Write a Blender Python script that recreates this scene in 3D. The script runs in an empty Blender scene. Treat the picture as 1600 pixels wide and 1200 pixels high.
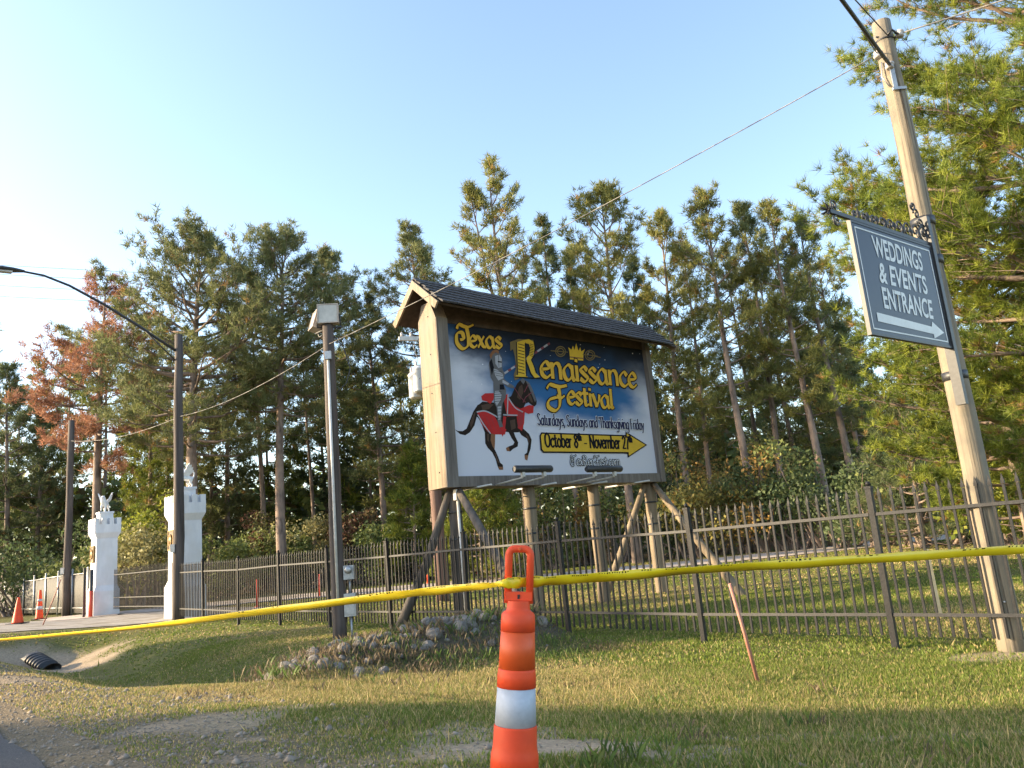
import bpy, bmesh, math, random
import numpy as np
from mathutils import Vector, Matrix

# ------------------------------------------------------------------ camera / world / sun
scene = bpy.context.scene
COL = scene.collection
FPX, THETA, ROLL, EYE = 1200.0, math.atan(249 / 1200.0), math.atan(0.089), 1.53
c_fw = Vector((0, math.cos(THETA), math.sin(THETA)))
c_u0 = Vector((0, -math.sin(THETA), math.cos(THETA)))
c_rt = Vector((1, 0, 0)) * math.cos(ROLL) - c_u0 * math.sin(ROLL)
c_up = c_u0 * math.cos(ROLL) + Vector((1, 0, 0)) * math.sin(ROLL)
cam_d = bpy.data.cameras.new('camera')
cam = bpy.data.objects.new('camera', cam_d)
COL.objects.link(cam)
scene.camera = cam
m = Matrix((c_rt, c_up, -c_fw)).transposed().to_4x4()
m.translation = Vector((0, 0, EYE))
cam.matrix_world = m
cam_d.sensor_width = 36
cam_d.lens = 36 * FPX / 1600
cam_d.clip_start = 0.05
cam_d.clip_end = 3000

SUN_EL = math.radians(19.0)
SUN_AZ = math.radians(-91.0)          # compass-like: 0 = +Y (view direction), negative = to the left
world = bpy.data.worlds.new('World')
scene.world = world
world.use_nodes = True
wn = world.node_tree
wn.nodes.clear()
w_out = wn.nodes.new('ShaderNodeOutputWorld')
w_bg = wn.nodes.new('ShaderNodeBackground')
w_sky = wn.nodes.new('ShaderNodeTexSky')
w_sky.sky_type = 'NISHITA'
w_sky.sun_disc = False
w_sky.sun_elevation = SUN_EL
w_sky.sun_rotation = SUN_AZ
w_sky.altitude = 60
w_sky.air_density = 1.0
w_sky.dust_density = 1.3
w_sky.ozone_density = 0.8
w_bg.inputs['Strength'].default_value = 0.15
wn.links.new(w_sky.outputs[0], w_bg.inputs[0])
wn.links.new(w_bg.outputs[0], w_out.inputs[0])
sun_d = bpy.data.lights.new('sun', 'SUN')
sun_d.energy = 3.8
sun_d.angle = math.radians(0.55)
sun_d.color = (1.0, 0.80, 0.52)
sun = bpy.data.objects.new('sun', sun_d)
COL.objects.link(sun)
to_sun = Vector((math.sin(SUN_AZ) * math.cos(SUN_EL), math.cos(SUN_AZ) * math.cos(SUN_EL), math.sin(SUN_EL)))
sun.rotation_euler = (-to_sun).to_track_quat('-Z', 'Y').to_euler()
sun.location = to_sun * 200
vs = scene.view_settings
vs.view_transform = 'Standard'
vs.look = 'None'
vs.exposure = 1.72
vs.gamma = 1.0
vs.use_curve_mapping = False

# ------------------------------------------------------------------ photo geometry helpers (pixel of a surveyed point -> place)
def ray(px, py):
    return c_fw * FPX + c_rt * (px - 800) + c_up * (600 - py)
def at(px, py, Y):
    d = ray(px, py)
    return Vector((0, 0, EYE)) + d * (Y / d.y)
def on_vertical(px, py, x, y):
    d = ray(px, py)
    k = (x * d.x + y * d.y) / (d.x ** 2 + d.y ** 2)
    return EYE + d.z * k
FU = Vector((-0.686, 0.728, 0)).normalized()      # along the fence, away to the left
FV = Vector((0.728, 0.686, 0)).normalized()       # from the road across the fence
def uv2xy(u, v):
    p = FU * u + FV * v
    return p.x, p.y

# ------------------------------------------------------------------ terrain
def sm(a, b, x):
    t = np.clip((x - a) / (b - a), 0, 1)
    return t * t * (3 - 2 * t)
_nr = np.random.RandomState(11)
_tab = _nr.rand(256, 256)
def vnoise(x, y):
    x = np.asarray(x, float); y = np.asarray(y, float)
    xi = np.floor(x).astype(int); yi = np.floor(y).astype(int)
    fx = x - xi; fy = y - yi
    fx = fx * fx * (3 - 2 * fx); fy = fy * fy * (3 - 2 * fy)
    g = lambda a, b: _tab[a % 256, b % 256]
    return ((g(xi, yi) * (1 - fx) + g(xi + 1, yi) * fx) * (1 - fy) + (g(xi, yi + 1) * (1 - fx) + g(xi + 1, yi + 1) * fx) * fy)
def fbm(x, y, o=4):
    s = 0; a = 1; t = 0
    for i in range(o):
        s = s + a * vnoise(x * 2 ** i + 17 * i, y * 2 ** i + 31 * i); t += a; a *= 0.5
    return s / t
def to_uv(x, y):
    return x * FU.x + y * FU.y, x * FV.x + y * FV.y
def berm_h(u, v):
    cu = 9.2 + 0.25 * np.sin(v * 1.3)
    return 0.52 * np.exp(-((u - cu) / 0.75) ** 2) * sm(3.6, 5.4, v) * (1 - sm(8.2, 9.1, v))
def ground_z(x, y):
    x = np.asarray(x, float); y = np.asarray(y, float)
    u, v = to_uv(x, y)
    lawn = 0.46 * (1 - sm(1.6, 7.6, v))
    dit = 0.46 * (1 - sm(1.9, 4.0, v)) - 0.50 * np.exp(-((v - 5.0) / 1.25) ** 2)
    drv = 0.46 - 0.40 * sm(1.6, 9.5, v)
    w = sm(8.2, 11.0, u) * (1 - sm(23.0, 25.5, u))
    z = lawn * (1 - w) + dit * w
    wd = sm(23.0, 25.5, u) * (1 - sm(44, 50, u)) * (1 - sm(9.5, 12.5, v))
    z = z * (1 - wd) + drv * wd
    z = z + berm_h(u, v)
    r = np.hypot(x, y)
    amp = 0.06 * sm(2.2, 4.0, v) * (1 - wd) + 0.004
    z = z + amp * (fbm(x * 0.9, y * 0.9, 4) - 0.5)
    z = z + 0.9 * sm(55, 160, r) * (fbm(x * 0.03, y * 0.03, 3) - 0.3)
    return z
def gz1(x, y):
    return float(ground_z(np.array([x]), np.array([y]))[0])

# ------------------------------------------------------------------ materials
def rgb(c):
    return (c[0], c[1], c[2], 1)
def mat(name, c1, c2=None, rough=0.7, scale=8.0, stretch=(1, 1, 1), bump=0.0, bscale=None, metal=0.0, lo=0.35, hi=0.65, detail=6, spec=0.5, c3=None, scale3=1.5):
    mt = bpy.data.materials.new(name)
    mt.use_nodes = True
    nt = mt.node_tree
    b = nt.nodes['Principled BSDF']
    b.inputs['Roughness'].default_value = rough
    b.inputs['Metallic'].default_value = metal
    b.inputs['Specular IOR Level'].default_value = spec
    if c2 is None:
        b.inputs['Base Color'].default_value = rgb(c1)
    tc = nt.nodes.new('ShaderNodeTexCoord')
    mp = nt.nodes.new('ShaderNodeMapping')
    mp.inputs['Scale'].default_value = stretch
    nt.links.new(tc.outputs['Object'], mp.inputs[0])
    if c2 is not None:
        n = nt.nodes.new('ShaderNodeTexNoise')
        n.inputs['Scale'].default_value = scale
        n.inputs['Detail'].default_value = detail
        n.inputs['Roughness'].default_value = 0.65
        nt.links.new(mp.outputs[0], n.inputs['Vector'])
        r = nt.nodes.new('ShaderNodeValToRGB')
        r.color_ramp.elements[0].position = lo
        r.color_ramp.elements[0].color = rgb(c1)
        r.color_ramp.elements[1].position = hi
        r.color_ramp.elements[1].color = rgb(c2)
        nt.links.new(n.outputs['Fac'], r.inputs[0])
        outc = r.outputs[0]
        if c3 is not None:
            n3 = nt.nodes.new('ShaderNodeTexNoise')
            n3.inputs['Scale'].default_value = scale3
            n3.inputs['Detail'].default_value = 5
            nt.links.new(tc.outputs['Object'], n3.inputs['Vector'])
            r3 = nt.nodes.new('ShaderNodeValToRGB')
            r3.color_ramp.elements[0].position = 0.48
            r3.color_ramp.elements[0].color = (0, 0, 0, 1)
            r3.color_ramp.elements[1].position = 0.66
            r3.color_ramp.elements[1].color = (1, 1, 1, 1)
            nt.links.new(n3.outputs['Fac'], r3.inputs[0])
            mx = nt.nodes.new('ShaderNodeMix')
            mx.data_type = 'RGBA'
            nt.links.new(r3.outputs[0], mx.inputs['Factor'])
            nt.links.new(outc, mx.inputs['A'])
            mx.inputs['B'].default_value = rgb(c3)
            outc = mx.outputs['Result']
        nt.links.new(outc, b.inputs['Base Color'])
    if bump:
        nb = nt.nodes.new('ShaderNodeTexNoise')
        nb.inputs['Scale'].default_value = bscale or scale * 3
        nb.inputs['Detail'].default_value = 6
        nt.links.new(mp.outputs[0], nb.inputs['Vector'])
        bp = nt.nodes.new('ShaderNodeBump')
        bp.inputs['Strength'].default_value = bump
        bp.inputs['Distance'].default_value = 0.02
        nt.links.new(nb.outputs['Fac'], bp.inputs['Height'])
        nt.links.new(bp.outputs[0], b.inputs['Normal'])
    return mt
def leaf_mat(name, trans=0.35, rough=0.6, tint=(1, 1, 1)):
    mt = bpy.data.materials.new(name)
    mt.use_nodes = True
    nt = mt.node_tree
    nt.nodes.clear()
    out = nt.nodes.new('ShaderNodeOutputMaterial')
    at_ = nt.nodes.new('ShaderNodeVertexColor')
    at_.layer_name = 'Col'
    d = nt.nodes.new('ShaderNodeBsdfPrincipled')
    d.inputs['Roughness'].default_value = rough
    d.inputs['Specular IOR Level'].default_value = 0.3
    t = nt.nodes.new('ShaderNodeBsdfTranslucent')
    mx = nt.nodes.new('ShaderNodeMixShader')
    mx.inputs[0].default_value = trans
    nt.links.new(at_.outputs[0], d.inputs['Base Color'])
    nt.links.new(at_.outputs[0], t.inputs[0])
    nt.links.new(d.outputs[0], mx.inputs[1])
    nt.links.new(t.outputs[0], mx.inputs[2])
    nt.links.new(mx.outputs[0], out.inputs[0])
    return mt
M = {}
M['needle'] = leaf_mat('pine_needles', 0.40)
M['leaf'] = leaf_mat('broad_leaves', 0.35)
M['grassblade'] = leaf_mat('grass_blades', 0.35)
M['bark'] = mat('pine_bark', (0.075, 0.055, 0.045), (0.30, 0.225, 0.18), 0.9, 5, (1, 1, 0.22), 0.7, 12, c3=(0.33, 0.235, 0.175), scale3=0.8)
M['poledark'] = mat('weathered_dark_pole', (0.042, 0.033, 0.029), (0.125, 0.098, 0.084), 0.85, 7, (1, 1, 0.06), 0.4, 22)
M['polered'] = mat('reddish_pole', (0.12, 0.065, 0.05), (0.22, 0.14, 0.11), 0.85, 7, (1, 1, 0.06), 0.3, 22)
M['polelight'] = mat('pale_treated_pole', (0.055, 0.043, 0.03), (0.25, 0.205, 0.145), 0.85, 17, (1, 1, 0.022), 0.9, 22, lo=0.34, hi=0.47, c3=(0.15, 0.13, 0.10), scale3=2.2)
M['timber'] = mat('weathered_timber', (0.09, 0.075, 0.065), (0.21, 0.18, 0.155), 0.85, 11, (1, 1, 0.06), 0.4, 24, lo=0.3, hi=0.62)
M['timberwarm'] = mat('warm_timber_boards', (0.15, 0.105, 0.065), (0.31, 0.23, 0.15), 0.8, 11, (1, 1, 0.06), 0.4, 24, lo=0.28, hi=0.6, c3=(0.25, 0.215, 0.18), scale3=0.9)
M['soffit'] = mat('brown_soffit_boards', (0.05, 0.032, 0.024), (0.10, 0.065, 0.05), 0.8, 5, (1, 1, 1), 0.2, 20)
M['supportlog'] = mat('round_support_log', (0.12, 0.09, 0.058), (0.27, 0.21, 0.14), 0.85, 6, (1, 1, 0.08), 0.4, 20)
M['darklog'] = mat('old_dark_log', (0.045, 0.038, 0.032), (0.14, 0.115, 0.095), 0.9, 6, (1, 1, 0.12), 0.5, 18)
M['shingle'] = mat('dark_grey_shingle', (0.030, 0.027, 0.028), (0.105, 0.094, 0.092), 0.8, 9, (1, 1, 1), 0.5, 40)
M['iron'] = mat('black_painted_iron', (0.011, 0.011, 0.013), (0.026, 0.025, 0.025), 0.5, 30, bump=0.1, spec=0.24)
M['darkmetal'] = mat('black_metal', (0.02, 0.02, 0.022), (0.04, 0.04, 0.042), 0.45, 20)
M['galv'] = mat('galvanised_steel', (0.32, 0.33, 0.34), (0.48, 0.48, 0.48), 0.45, 14, metal=0.7)
M['conduit'] = mat('pale_conduit', (0.50, 0.48, 0.44), (0.66, 0.64, 0.60), 0.5, 10)
M['tankgrey'] = mat('transformer_grey', (0.52, 0.53, 0.54), (0.66, 0.67, 0.68), 0.45, 6)
M['ceramic'] = mat('brown_grey_ceramic', (0.40, 0.36, 0.34), (0.55, 0.52, 0.50), 0.3, 10)
M['white'] = mat('white_painted_masonry', (0.66, 0.66, 0.67), (0.78, 0.78, 0.78), 0.75, 3.0, (1, 1, 0.3), 0.15, 30, c3=(0.66, 0.65, 0.63), scale3=1.2)
M['statue'] = mat('white_statue_stone', (0.70, 0.69, 0.67), (0.84, 0.84, 0.83), 0.7, 8, bump=0.2)
M['gold'] = mat('bronze_gold_relief', (0.14, 0.085, 0.03), (0.28, 0.18, 0.06), 0.5, 9, metal=0.3)
M['plaquedark'] = mat('dark_plaque_field', (0.07, 0.045, 0.025), (0.14, 0.09, 0.05), 0.6, 9)
M['orange'] = mat('safety_orange_plastic', (0.72, 0.065, 0.018), (0.84, 0.090, 0.025), 0.5, 4, c3=(0.68, 0.072, 0.024), scale3=7, bump=0.12, spec=0.3)
M['orangereflect'] = mat('orange_reflective_sheeting', (0.66, 0.085, 0.012), (0.78, 0.115, 0.018), 0.5, 12, c3=(0.64, 0.085, 0.014), scale3=9)
M['whitereflect'] = mat('white_reflective_sheeting', (0.40, 0.43, 0.48), (0.52, 0.55, 0.60), 0.6, 10, c3=(0.40, 0.42, 0.46), scale3=7, spec=0.25)
M['rubber'] = mat('black_rubber', (0.015, 0.015, 0.015), (0.04, 0.04, 0.038), 0.8, 12)
M['redpost'] = mat('red_orange_post', (0.62, 0.07, 0.03), (0.74, 0.10, 0.05), 0.5, 6)
M['stakered'] = mat('reddish_rusty_stake', (0.28, 0.10, 0.07), (0.46, 0.22, 0.16), 0.7, 14, (1, 1, 0.1))
M['stakepale'] = mat('pale_wood_stake', (0.62, 0.46, 0.24), (0.74, 0.58, 0.34), 0.7, 10)
M['rock'] = mat('pale_limestone', (0.11, 0.095, 0.08), (0.25, 0.225, 0.20), 0.9, 7, bump=0.5, c3=(0.22, 0.20, 0.17), scale3=4)
M['gravelstone'] = mat('grey_gravel_stone', (0.17, 0.135, 0.10), (0.33, 0.275, 0.22), 0.9, 9)
M['signface'] = mat('slate_blue_sign_face', (0.010, 0.017, 0.040), (0.016, 0.024, 0.048), 0.40, 3, spec=0.4)
M['signwhite'] = mat('off_white_lettering', (0.60, 0.60, 0.58), (0.70, 0.70, 0.68), 0.45, 5)
M['pipeblack'] = mat('black_plastic_pipe', (0.012, 0.012, 0.013), (0.03, 0.03, 0.03), 0.5, 10)
M['asphalt'] = mat('asphalt', (0.040, 0.040, 0.043), (0.075, 0.074, 0.075), 0.9, 60, bump=0.5, bscale=160)
M['driveway'] = mat('pale_worn_driveway', (0.24, 0.21, 0.18), (0.38, 0.34, 0.295), 0.95, 3, bump=0.4, bscale=60, c3=(0.20, 0.17, 0.13), scale3=1.2)
M['innerroad'] = mat('pinkish_gravel_drive', (0.40, 0.33, 0.28), (0.54, 0.46, 0.40), 0.95, 2, bump=0.4, bscale=40, c3=(0.34, 0.27, 0.20), scale3=0.8)
M['wire'] = mat('pale_cable', (0.10, 0.095, 0.09), (0.30, 0.28, 0.25), 0.6, 3, lo=0.45, hi=0.55)
M['wiredark'] = mat('dark_cable', (0.03, 0.03, 0.032), (0.06, 0.06, 0.06), 0.6, 20)
M['glass'] = mat('frosted_lamp_glass', (0.42, 0.40, 0.36), (0.56, 0.53, 0.48), 0.25, 5)
M['lampcase'] = mat('beige_lamp_housing', (0.40, 0.33, 0.27), (0.52, 0.44, 0.36), 0.5, 8)

def ground_material():
    mt = bpy.data.materials.new('ground_soil_and_turf')
    mt.use_nodes = True
    nt = mt.node_tree
    b = nt.nodes['Principled BSDF']
    b.inputs['Roughness'].default_value = 0.95
    b.inputs['Specular IOR Level'].default_value = 0.15
    a = nt.nodes.new('ShaderNodeVertexColor')
    a.layer_name = 'Col'
    tc = nt.nodes.new('ShaderNodeTexCoord')
    n1 = nt.nodes.new('ShaderNodeTexNoise')
    n1.inputs['Scale'].default_value = 22
    n1.inputs['Detail'].default_value = 8
    n1.inputs['Roughness'].default_value = 0.75
    nt.links.new(tc.outputs['Object'], n1.inputs['Vector'])
    r = nt.nodes.new('ShaderNodeValToRGB')
    r.color_ramp.elements[0].position = 0.32
    r.color_ramp.elements[0].color = (0.60, 0.60, 0.60, 1)
    r.color_ramp.elements[1].position = 0.70
    r.color_ramp.elements[1].color = (1.32, 1.30, 1.26, 1)
    nt.links.new(n1.outputs['Fac'], r.inputs[0])
    mx = nt.nodes.new('ShaderNodeMix')
    mx.data_type = 'RGBA'
    mx.blend_type = 'MULTIPLY'
    mx.inputs['Factor'].default_value = 1
    nt.links.new(a.outputs[0], mx.inputs['A'])
    nt.links.new(r.outputs[0], mx.inputs['B'])
    nt.links.new(mx.outputs['Result'], b.inputs['Base Color'])
    n2 = nt.nodes.new('ShaderNodeTexNoise')
    n2.inputs['Scale'].default_value = 45
    n2.inputs['Detail'].default_value = 8
    nt.links.new(tc.outputs['Object'], n2.inputs['Vector'])
    bp = nt.nodes.new('ShaderNodeBump')
    bp.inputs['Strength'].default_value = 0.7
    bp.inputs['Distance'].default_value = 0.05
    nt.links.new(n2.outputs['Fac'], bp.inputs['Height'])
    nt.links.new(bp.outputs[0], b.inputs['Normal'])
    return mt
M['ground'] = ground_material()

# ------------------------------------------------------------------ object helpers
ORIGIN = {}
def link(name, mesh, parent=None, loc=(0, 0, 0)):
    o = bpy.data.objects.new(name, mesh)
    COL.objects.link(o)
    o.location = loc
    if parent is not None:
        o.parent = parent
    return o
def tag(o, label=None, cat=None, group=None, kind=None):
    if label: o['label'] = label
    if cat: o['category'] = cat
    if group: o['group'] = group
    if kind: o['kind'] = kind
    return o
def thing(name, loc, label, cat, group=None):
    o = bpy.data.objects.new(name, None)
    o.empty_display_size = 0.2
    COL.objects.link(o)
    o.location = loc
    ORIGIN[o] = Vector(loc)
    return tag(o, label, cat, group)
def origin(p):
    if p is None: return Vector((0, 0, 0))
    if p in ORIGIN: return ORIGIN[p]
    o = Vector(p.location)
    return o + (origin(p.parent) if p.parent else Vector((0, 0, 0)))
class MB:
    """collects shapes in world coordinates; build() makes ONE mesh object"""
    def __init__(s): s.v = []; s.f = []; s.sm = []
    def add(s, vs, fs, smooth=False):
        o = len(s.v)
        s.v += [tuple(q) for q in vs]
        s.f += [tuple(i + o for i in f) for f in fs]
        s.sm += [smooth] * len(fs)
        return s
    def box(s, c, size, ax=None, taper=1.0):
        X, Y, Z = ax or (Vector((1, 0, 0)), Vector((0, 1, 0)), Vector((0, 0, 1)))
        c = Vector(c); a, b, d = size[0] / 2, size[1] / 2, size[2] / 2
        vs = []
        for z, t in ((-d, 1), (d, taper)):
            for x, y in ((-a, -b), (a, -b), (a, b), (-a, b)):
                vs.append(c + X * x * t + Y * y * t + Z * z)
        return s.add(vs, [(0, 3, 2, 1), (4, 5, 6, 7), (0, 1, 5, 4), (1, 2, 6, 5), (2, 3, 7, 6), (3, 0, 4, 7)])
    def tube(s, pts, rad, n=8, cap=True, smooth=True):
        pts = [Vector(p) for p in pts]
        if not hasattr(rad, '__len__'): rad = [rad] * len(pts)
        vs, fs = [], []
        ref = None
        for i, p in enumerate(pts):
            t = (pts[min(i + 1, len(pts) - 1)] - pts[max(i - 1, 0)]).normalized()
            if ref is None:
                ref = t.orthogonal().normalized()
            ref = (ref - t * ref.dot(t))
            if ref.length < 1e-5: ref = t.orthogonal()
            ref.normalize()
            q = t.cross(ref)
            for k in range(n):
                a = 2 * math.pi * k / n
                vs.append(p + (ref * math.cos(a) + q * math.sin(a)) * rad[i])
        for i in range(len(pts) - 1):
            for k in range(n):
                k2 = (k + 1) % n
                fs.append((i * n + k, i * n + k2, (i + 1) * n + k2, (i + 1) * n + k))
        s.add(vs, fs, smooth)
        if cap:
            o = len(s.v) - len(vs)
            s.f.append(tuple(o + k for k in reversed(range(n)))); s.sm.append(False)
            s.f.append(tuple(o + (len(pts) - 1) * n + k for k in range(n))); s.sm.append(False)
        return s
    def lathe(s, base, prof, n=24, axis=Vector((0, 0, 1)), smooth=True):
        axis = Vector(axis).normalized()
        base = Vector(base)
        X = axis.orthogonal().normalized(); Y = axis.cross(X)
        vs, fs = [], []
        for r, z in prof:
            for k in range(n):
                a = 2 * math.pi * k / n
                vs.append(base + axis * z + (X * math.cos(a) + Y * math.sin(a)) * r)
        for i in range(len(prof) - 1):
            for k in range(n):
                k2 = (k + 1) % n
                fs.append((i * n + k, i * n + k2, (i + 1) * n + k2, (i + 1) * n + k))
        s.add(vs, fs, smooth)
        o = len(s.v) - len(vs)
        s.f.append(tuple(o + k for k in reversed(range(n)))); s.sm.append(False)
        s.f.append(tuple(o + (len(prof) - 1) * n + k for k in range(n))); s.sm.append(False)
        return s
    def prism(s, poly, ext):
        """poly: list of Vectors (planar outline), ext: extrusion Vector"""
        n = len(poly)
        vs = [Vector(p) for p in poly] + [Vector(p) + ext for p in poly]
        fs = [tuple(reversed(range(n))), tuple(range(n, 2 * n))]
        fs += [(i, (i + 1) % n, n + (i + 1) % n, n + i) for i in range(n)]
        return s.add(vs, fs)
    def mesh(s, name, mt, off):
        me = bpy.data.meshes.new(name)
        me.from_pydata([tuple(Vector(q) - off) for q in s.v], [], s.f)
        me.polygons.foreach_set('use_smooth', s.sm)
        if mt is not None: me.materials.append(M[mt] if isinstance(mt, str) else mt)
        me.update()
        return me
    def build(s, name, mt, parent=None, loc=None):
        """child: verts relative to the root thing; top-level: origin at loc"""
        if parent is not None:
            return link(name, s.mesh(name, mt, origin(parent)), parent)
        loc = Vector(loc or (0, 0, 0))
        return link(name, s.mesh(name, mt, loc), None, loc)
def fast_mesh(name, verts, faces_n, idx, mt, colors=None, smooth=False):
    """verts (N,3); faces all with faces_n corners; idx flat vertex indices"""
    me = bpy.data.meshes.new(name)
    nv = len(verts); nf = len(idx) // faces_n
    me.vertices.add(nv)
    me.vertices.foreach_set('co', np.ascontiguousarray(verts, dtype=np.float32).ravel())
    me.loops.add(len(idx))
    me.loops.foreach_set('vertex_index', np.ascontiguousarray(idx, dtype=np.int32).ravel())
    me.polygons.add(nf)
    me.polygons.foreach_set('loop_start', np.arange(0, nf * faces_n, faces_n, dtype=np.int32))
    me.update(calc_edges=True)
    if smooth:
        me.polygons.foreach_set('use_smooth', np.ones(nf, dtype=bool))
    if colors is not None:
        ca = me.color_attributes.new('Col', 'FLOAT_COLOR', 'POINT')
        c = np.ones((nv, 4), dtype=np.float32); c[:, :3] = colors
        ca.data.foreach_set('color', c.ravel())
    me.materials.append(M[mt])
    return me

# ------------------------------------------------------------------ ground sheet
def axis_pts(segs):
    out = []
    for a, b, st in segs:
        n = max(1, int(round((b - a) / st)))
        out += list(np.linspace(a, b, n, endpoint=False))
    out.append(segs[-1][1])
    return np.array(out)
gx = axis_pts([(-900, -200, 70), (-200, -60, 10), (-60, -24, 1.2), (-24, -7, 0.3), (-7, 7, 0.17), (7, 14, 0.3), (14, 40, 1.5), (40, 200, 12), (200, 900, 80)])
gy = axis_pts([(-300, -30, 30), (-30, 1, 1.5), (1, 14, 0.17), (14, 36, 0.4), (36, 90, 2), (90, 260, 14), (260, 1800, 140)])
GX, GY = np.meshgrid(gx, gy)
GZ = ground_z(GX, GY)
def zones(x, y):
    """soil (bare sand), gravel and dryness masks 0..1"""
    u, v = to_uv(x, y)
    n = fbm(x * 0.8 + 5, y * 0.8, 4)
    n2 = fbm(x * 2.3 + 9, y * 2.3 + 4, 3)
    gravel = 1 - sm(2.2, 3.7, v + (n - 0.5) * 2.4 + 0.5 * (1 - sm(0, 4, u)))
    soil = np.zeros_like(x)
    def blob(cx, cy, rx, ry, rot=0.0, s=1.0):
        dx, dy = x - cx, y - cy
        a = dx * math.cos(rot) + dy * math.sin(rot); b = -dx * math.sin(rot) + dy * math.cos(rot)
        d = np.hypot(a / rx, b / ry) + (n - 0.5) * 1.1 + (n2 - 0.5) * 0.6
        return s * (1 - sm(0.75, 1.1, d))
    soil = np.maximum(soil, blob(0.05, 4.75, 0.85, 0.32, -0.05))       # bare patch beside the near cone
    soil = np.maximum(soil, blob(*uv2xy(22.6, 4.9), 1.9, 1.3, 0))        # sand round the culvert
    soil = np.maximum(soil, blob(*uv2xy(8.9, 3.9), 0.9, 0.5, 0.2, 0.9))   # scraped dirt at the end of the berm
    soil = np.maximum(soil, blob(1.9, 5.0, 1.3, 0.22, 0.08, 0.55))        # thin worn streak of the shoulder
    soil = np.maximum(soil, blob(4.6, 8.2, 0.6, 0.35, 0, 0.8))            # foot of the sign pole
    soil = np.maximum(soil, blob(*uv2xy(12.5, 6.6), 1.5, 0.6, 2.3, 0.55))
    soil = np.maximum(soil, 0.7 * sm(0.62, 0.72, n) * (1 - sm(4.0, 5.5, v)))
    dry = np.clip(sm(0.42, 0.68, fbm(x * 0.35 + 3, y * 0.35 + 8, 4)) * 0.8 + 0.55 * np.exp(-((v - 5.6) / 1.6) ** 2) * (1 - sm(7, 9.5, u)) + 0.75 * np.exp(-((v - 3.6) / 1.0) ** 2) * sm(4, 8, u), 0, 1)
    bm_ = np.clip(berm_h(u, v) / 0.25, 0, 1)
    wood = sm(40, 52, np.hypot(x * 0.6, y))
    return gravel, soil, dry, bm_, wood
gr, so, dr, be, wo = zones(GX, GY)
def lerp(a, b, t): return a + (b - a) * t[..., None]
gc = np.zeros(GX.shape + (3,))
gc[:] = (0.135, 0.135, 0.042)
gc = lerp(gc, np.array((0.26, 0.195, 0.085)), dr * 0.75)
gc = lerp(gc, np.array((0.12, 0.10, 0.075)), be * 0.95)
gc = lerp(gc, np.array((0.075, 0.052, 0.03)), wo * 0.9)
gc = lerp(gc, np.array((0.215, 0.165, 0.115)), gr * 0.85)
gc = lerp(gc, np.array((0.42, 0.325, 0.225)), so)
ny_, nx_ = GX.shape
ii = np.arange(ny_ * nx_).reshape(ny_, nx_)
quads = np.stack([ii[:-1, :-1], ii[:-1, 1:], ii[1:, 1:], ii[1:, :-1]], -1).reshape(-1)
gme = fast_mesh('ground', np.stack([GX, GY, GZ], -1).reshape(-1, 3), 4, quads, 'ground', gc.reshape(-1, 3), True)
tag(link('ground', gme), kind='structure')
def strip(name, mt, rows, lift, kind='structure'):
    """rows: list of lists of (x,y); follows the terrain"""
    R_ = len(rows); Cn = len(rows[0])
    a = np.array(rows, float).reshape(-1, 2)
    z = ground_z(a[:, 0], a[:, 1]) + lift
    i2 = np.arange(R_ * Cn).reshape(R_, Cn)
    q = np.stack([i2[:-1, :-1], i2[:-1, 1:], i2[1:, 1:], i2[1:, :-1]], -1).reshape(-1)
    me = fast_mesh(name, np.column_stack([a, z]), 4, q, mt, None, True)
    return tag(link(name, me), kind=kind)
rs = random.Random(4)
rows = []
for i in range(150):
    u = -40 + i * 1.0
    e = 1.28 + 0.12 * math.sin(u * 0.9) + rs.uniform(-0.07, 0.07)
    rows.append([uv2xy(u, v) for v in (-8.5, -6, -3, -1, 0.3, e)])
strip('road', 'asphalt', rows, 0.012)
rows = []
for i in range(41):
    v = 1.45 + i * (13.2 - 1.45) / 40
    fl = 5.0 * (1 - float(sm(1.4, 5.0, np.array(v))))
    j = rs.uniform(-0.12, 0.12)
    rows.append([uv2xy(u, v) for u in np.linspace(26.4 - fl * 0.5 + j, 37.6 + fl + j, 9)])
strip('entrance_driveway', 'driveway', rows, 0.02)
cl = [(-20.6, 33.2), (-18.2, 35.2), (-15.0, 36.6), (-10.5, 36.6), (-5, 35.3), (1, 34.6), (8, 35.2), (16, 37.5), (28, 42)]
rows = []
for i in range(len(cl) - 1):
    for k in range(8):
        t = k / 8
        p = Vector(cl[i]).lerp(Vector(cl[i + 1]), t)
        d = (Vector(cl[min(i + 1, len(cl) - 1)]) - Vector(cl[i])).normalized()
        nrm = Vector((-d.y, d.x))
        rows.append([tuple(p + nrm * w * (1 + rs.uniform(-0.05, 0.05))) for w in (-2.4, -1.2, 0, 1.2, 2.4)])
strip('inner_drive', 'innerroad', rows, 0.035)

# ------------------------------------------------------------------ iron fence along the grounds
UP = Vector((0, 0, 1))
FENCE_V = 9.25
POST_U = [3.9 + 2.55 * k for k in range(-4, 10)]
def P3(u, v, z=0.0, rel=True):
    x, y = uv2xy(u, v)
    return Vector((x, y, (gz1(x, y) if rel else 0) + z))
x0, y0 = uv2xy(POST_U[0], FENCE_V)
fence = thing('iron_fence', (x0, y0, 0), 'long black iron picket fence with spear tips running across the lawn', 'fence')
ax = (FU, FV, UP)
pk = MB()
pk.box((0, 0, 0.0), (0.025, 0.025, 1.56), ax)
pk.box((0, 0, 0.80), (0.034, 0.034, 0.03), ax)
pk.box((0, 0, 0.855), (0.034, 0.016, 0.08), ax, 0.05)
pk_me = pk.mesh('picket', 'iron', Vector((0, 0, 0)))
pm = MB()
pm.box((0, 0, 0.80), (0.066, 0.066, 2.0), ax)
pm.box((0, 0, 1.815), (0.082, 0.082, 0.03), ax)
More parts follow.
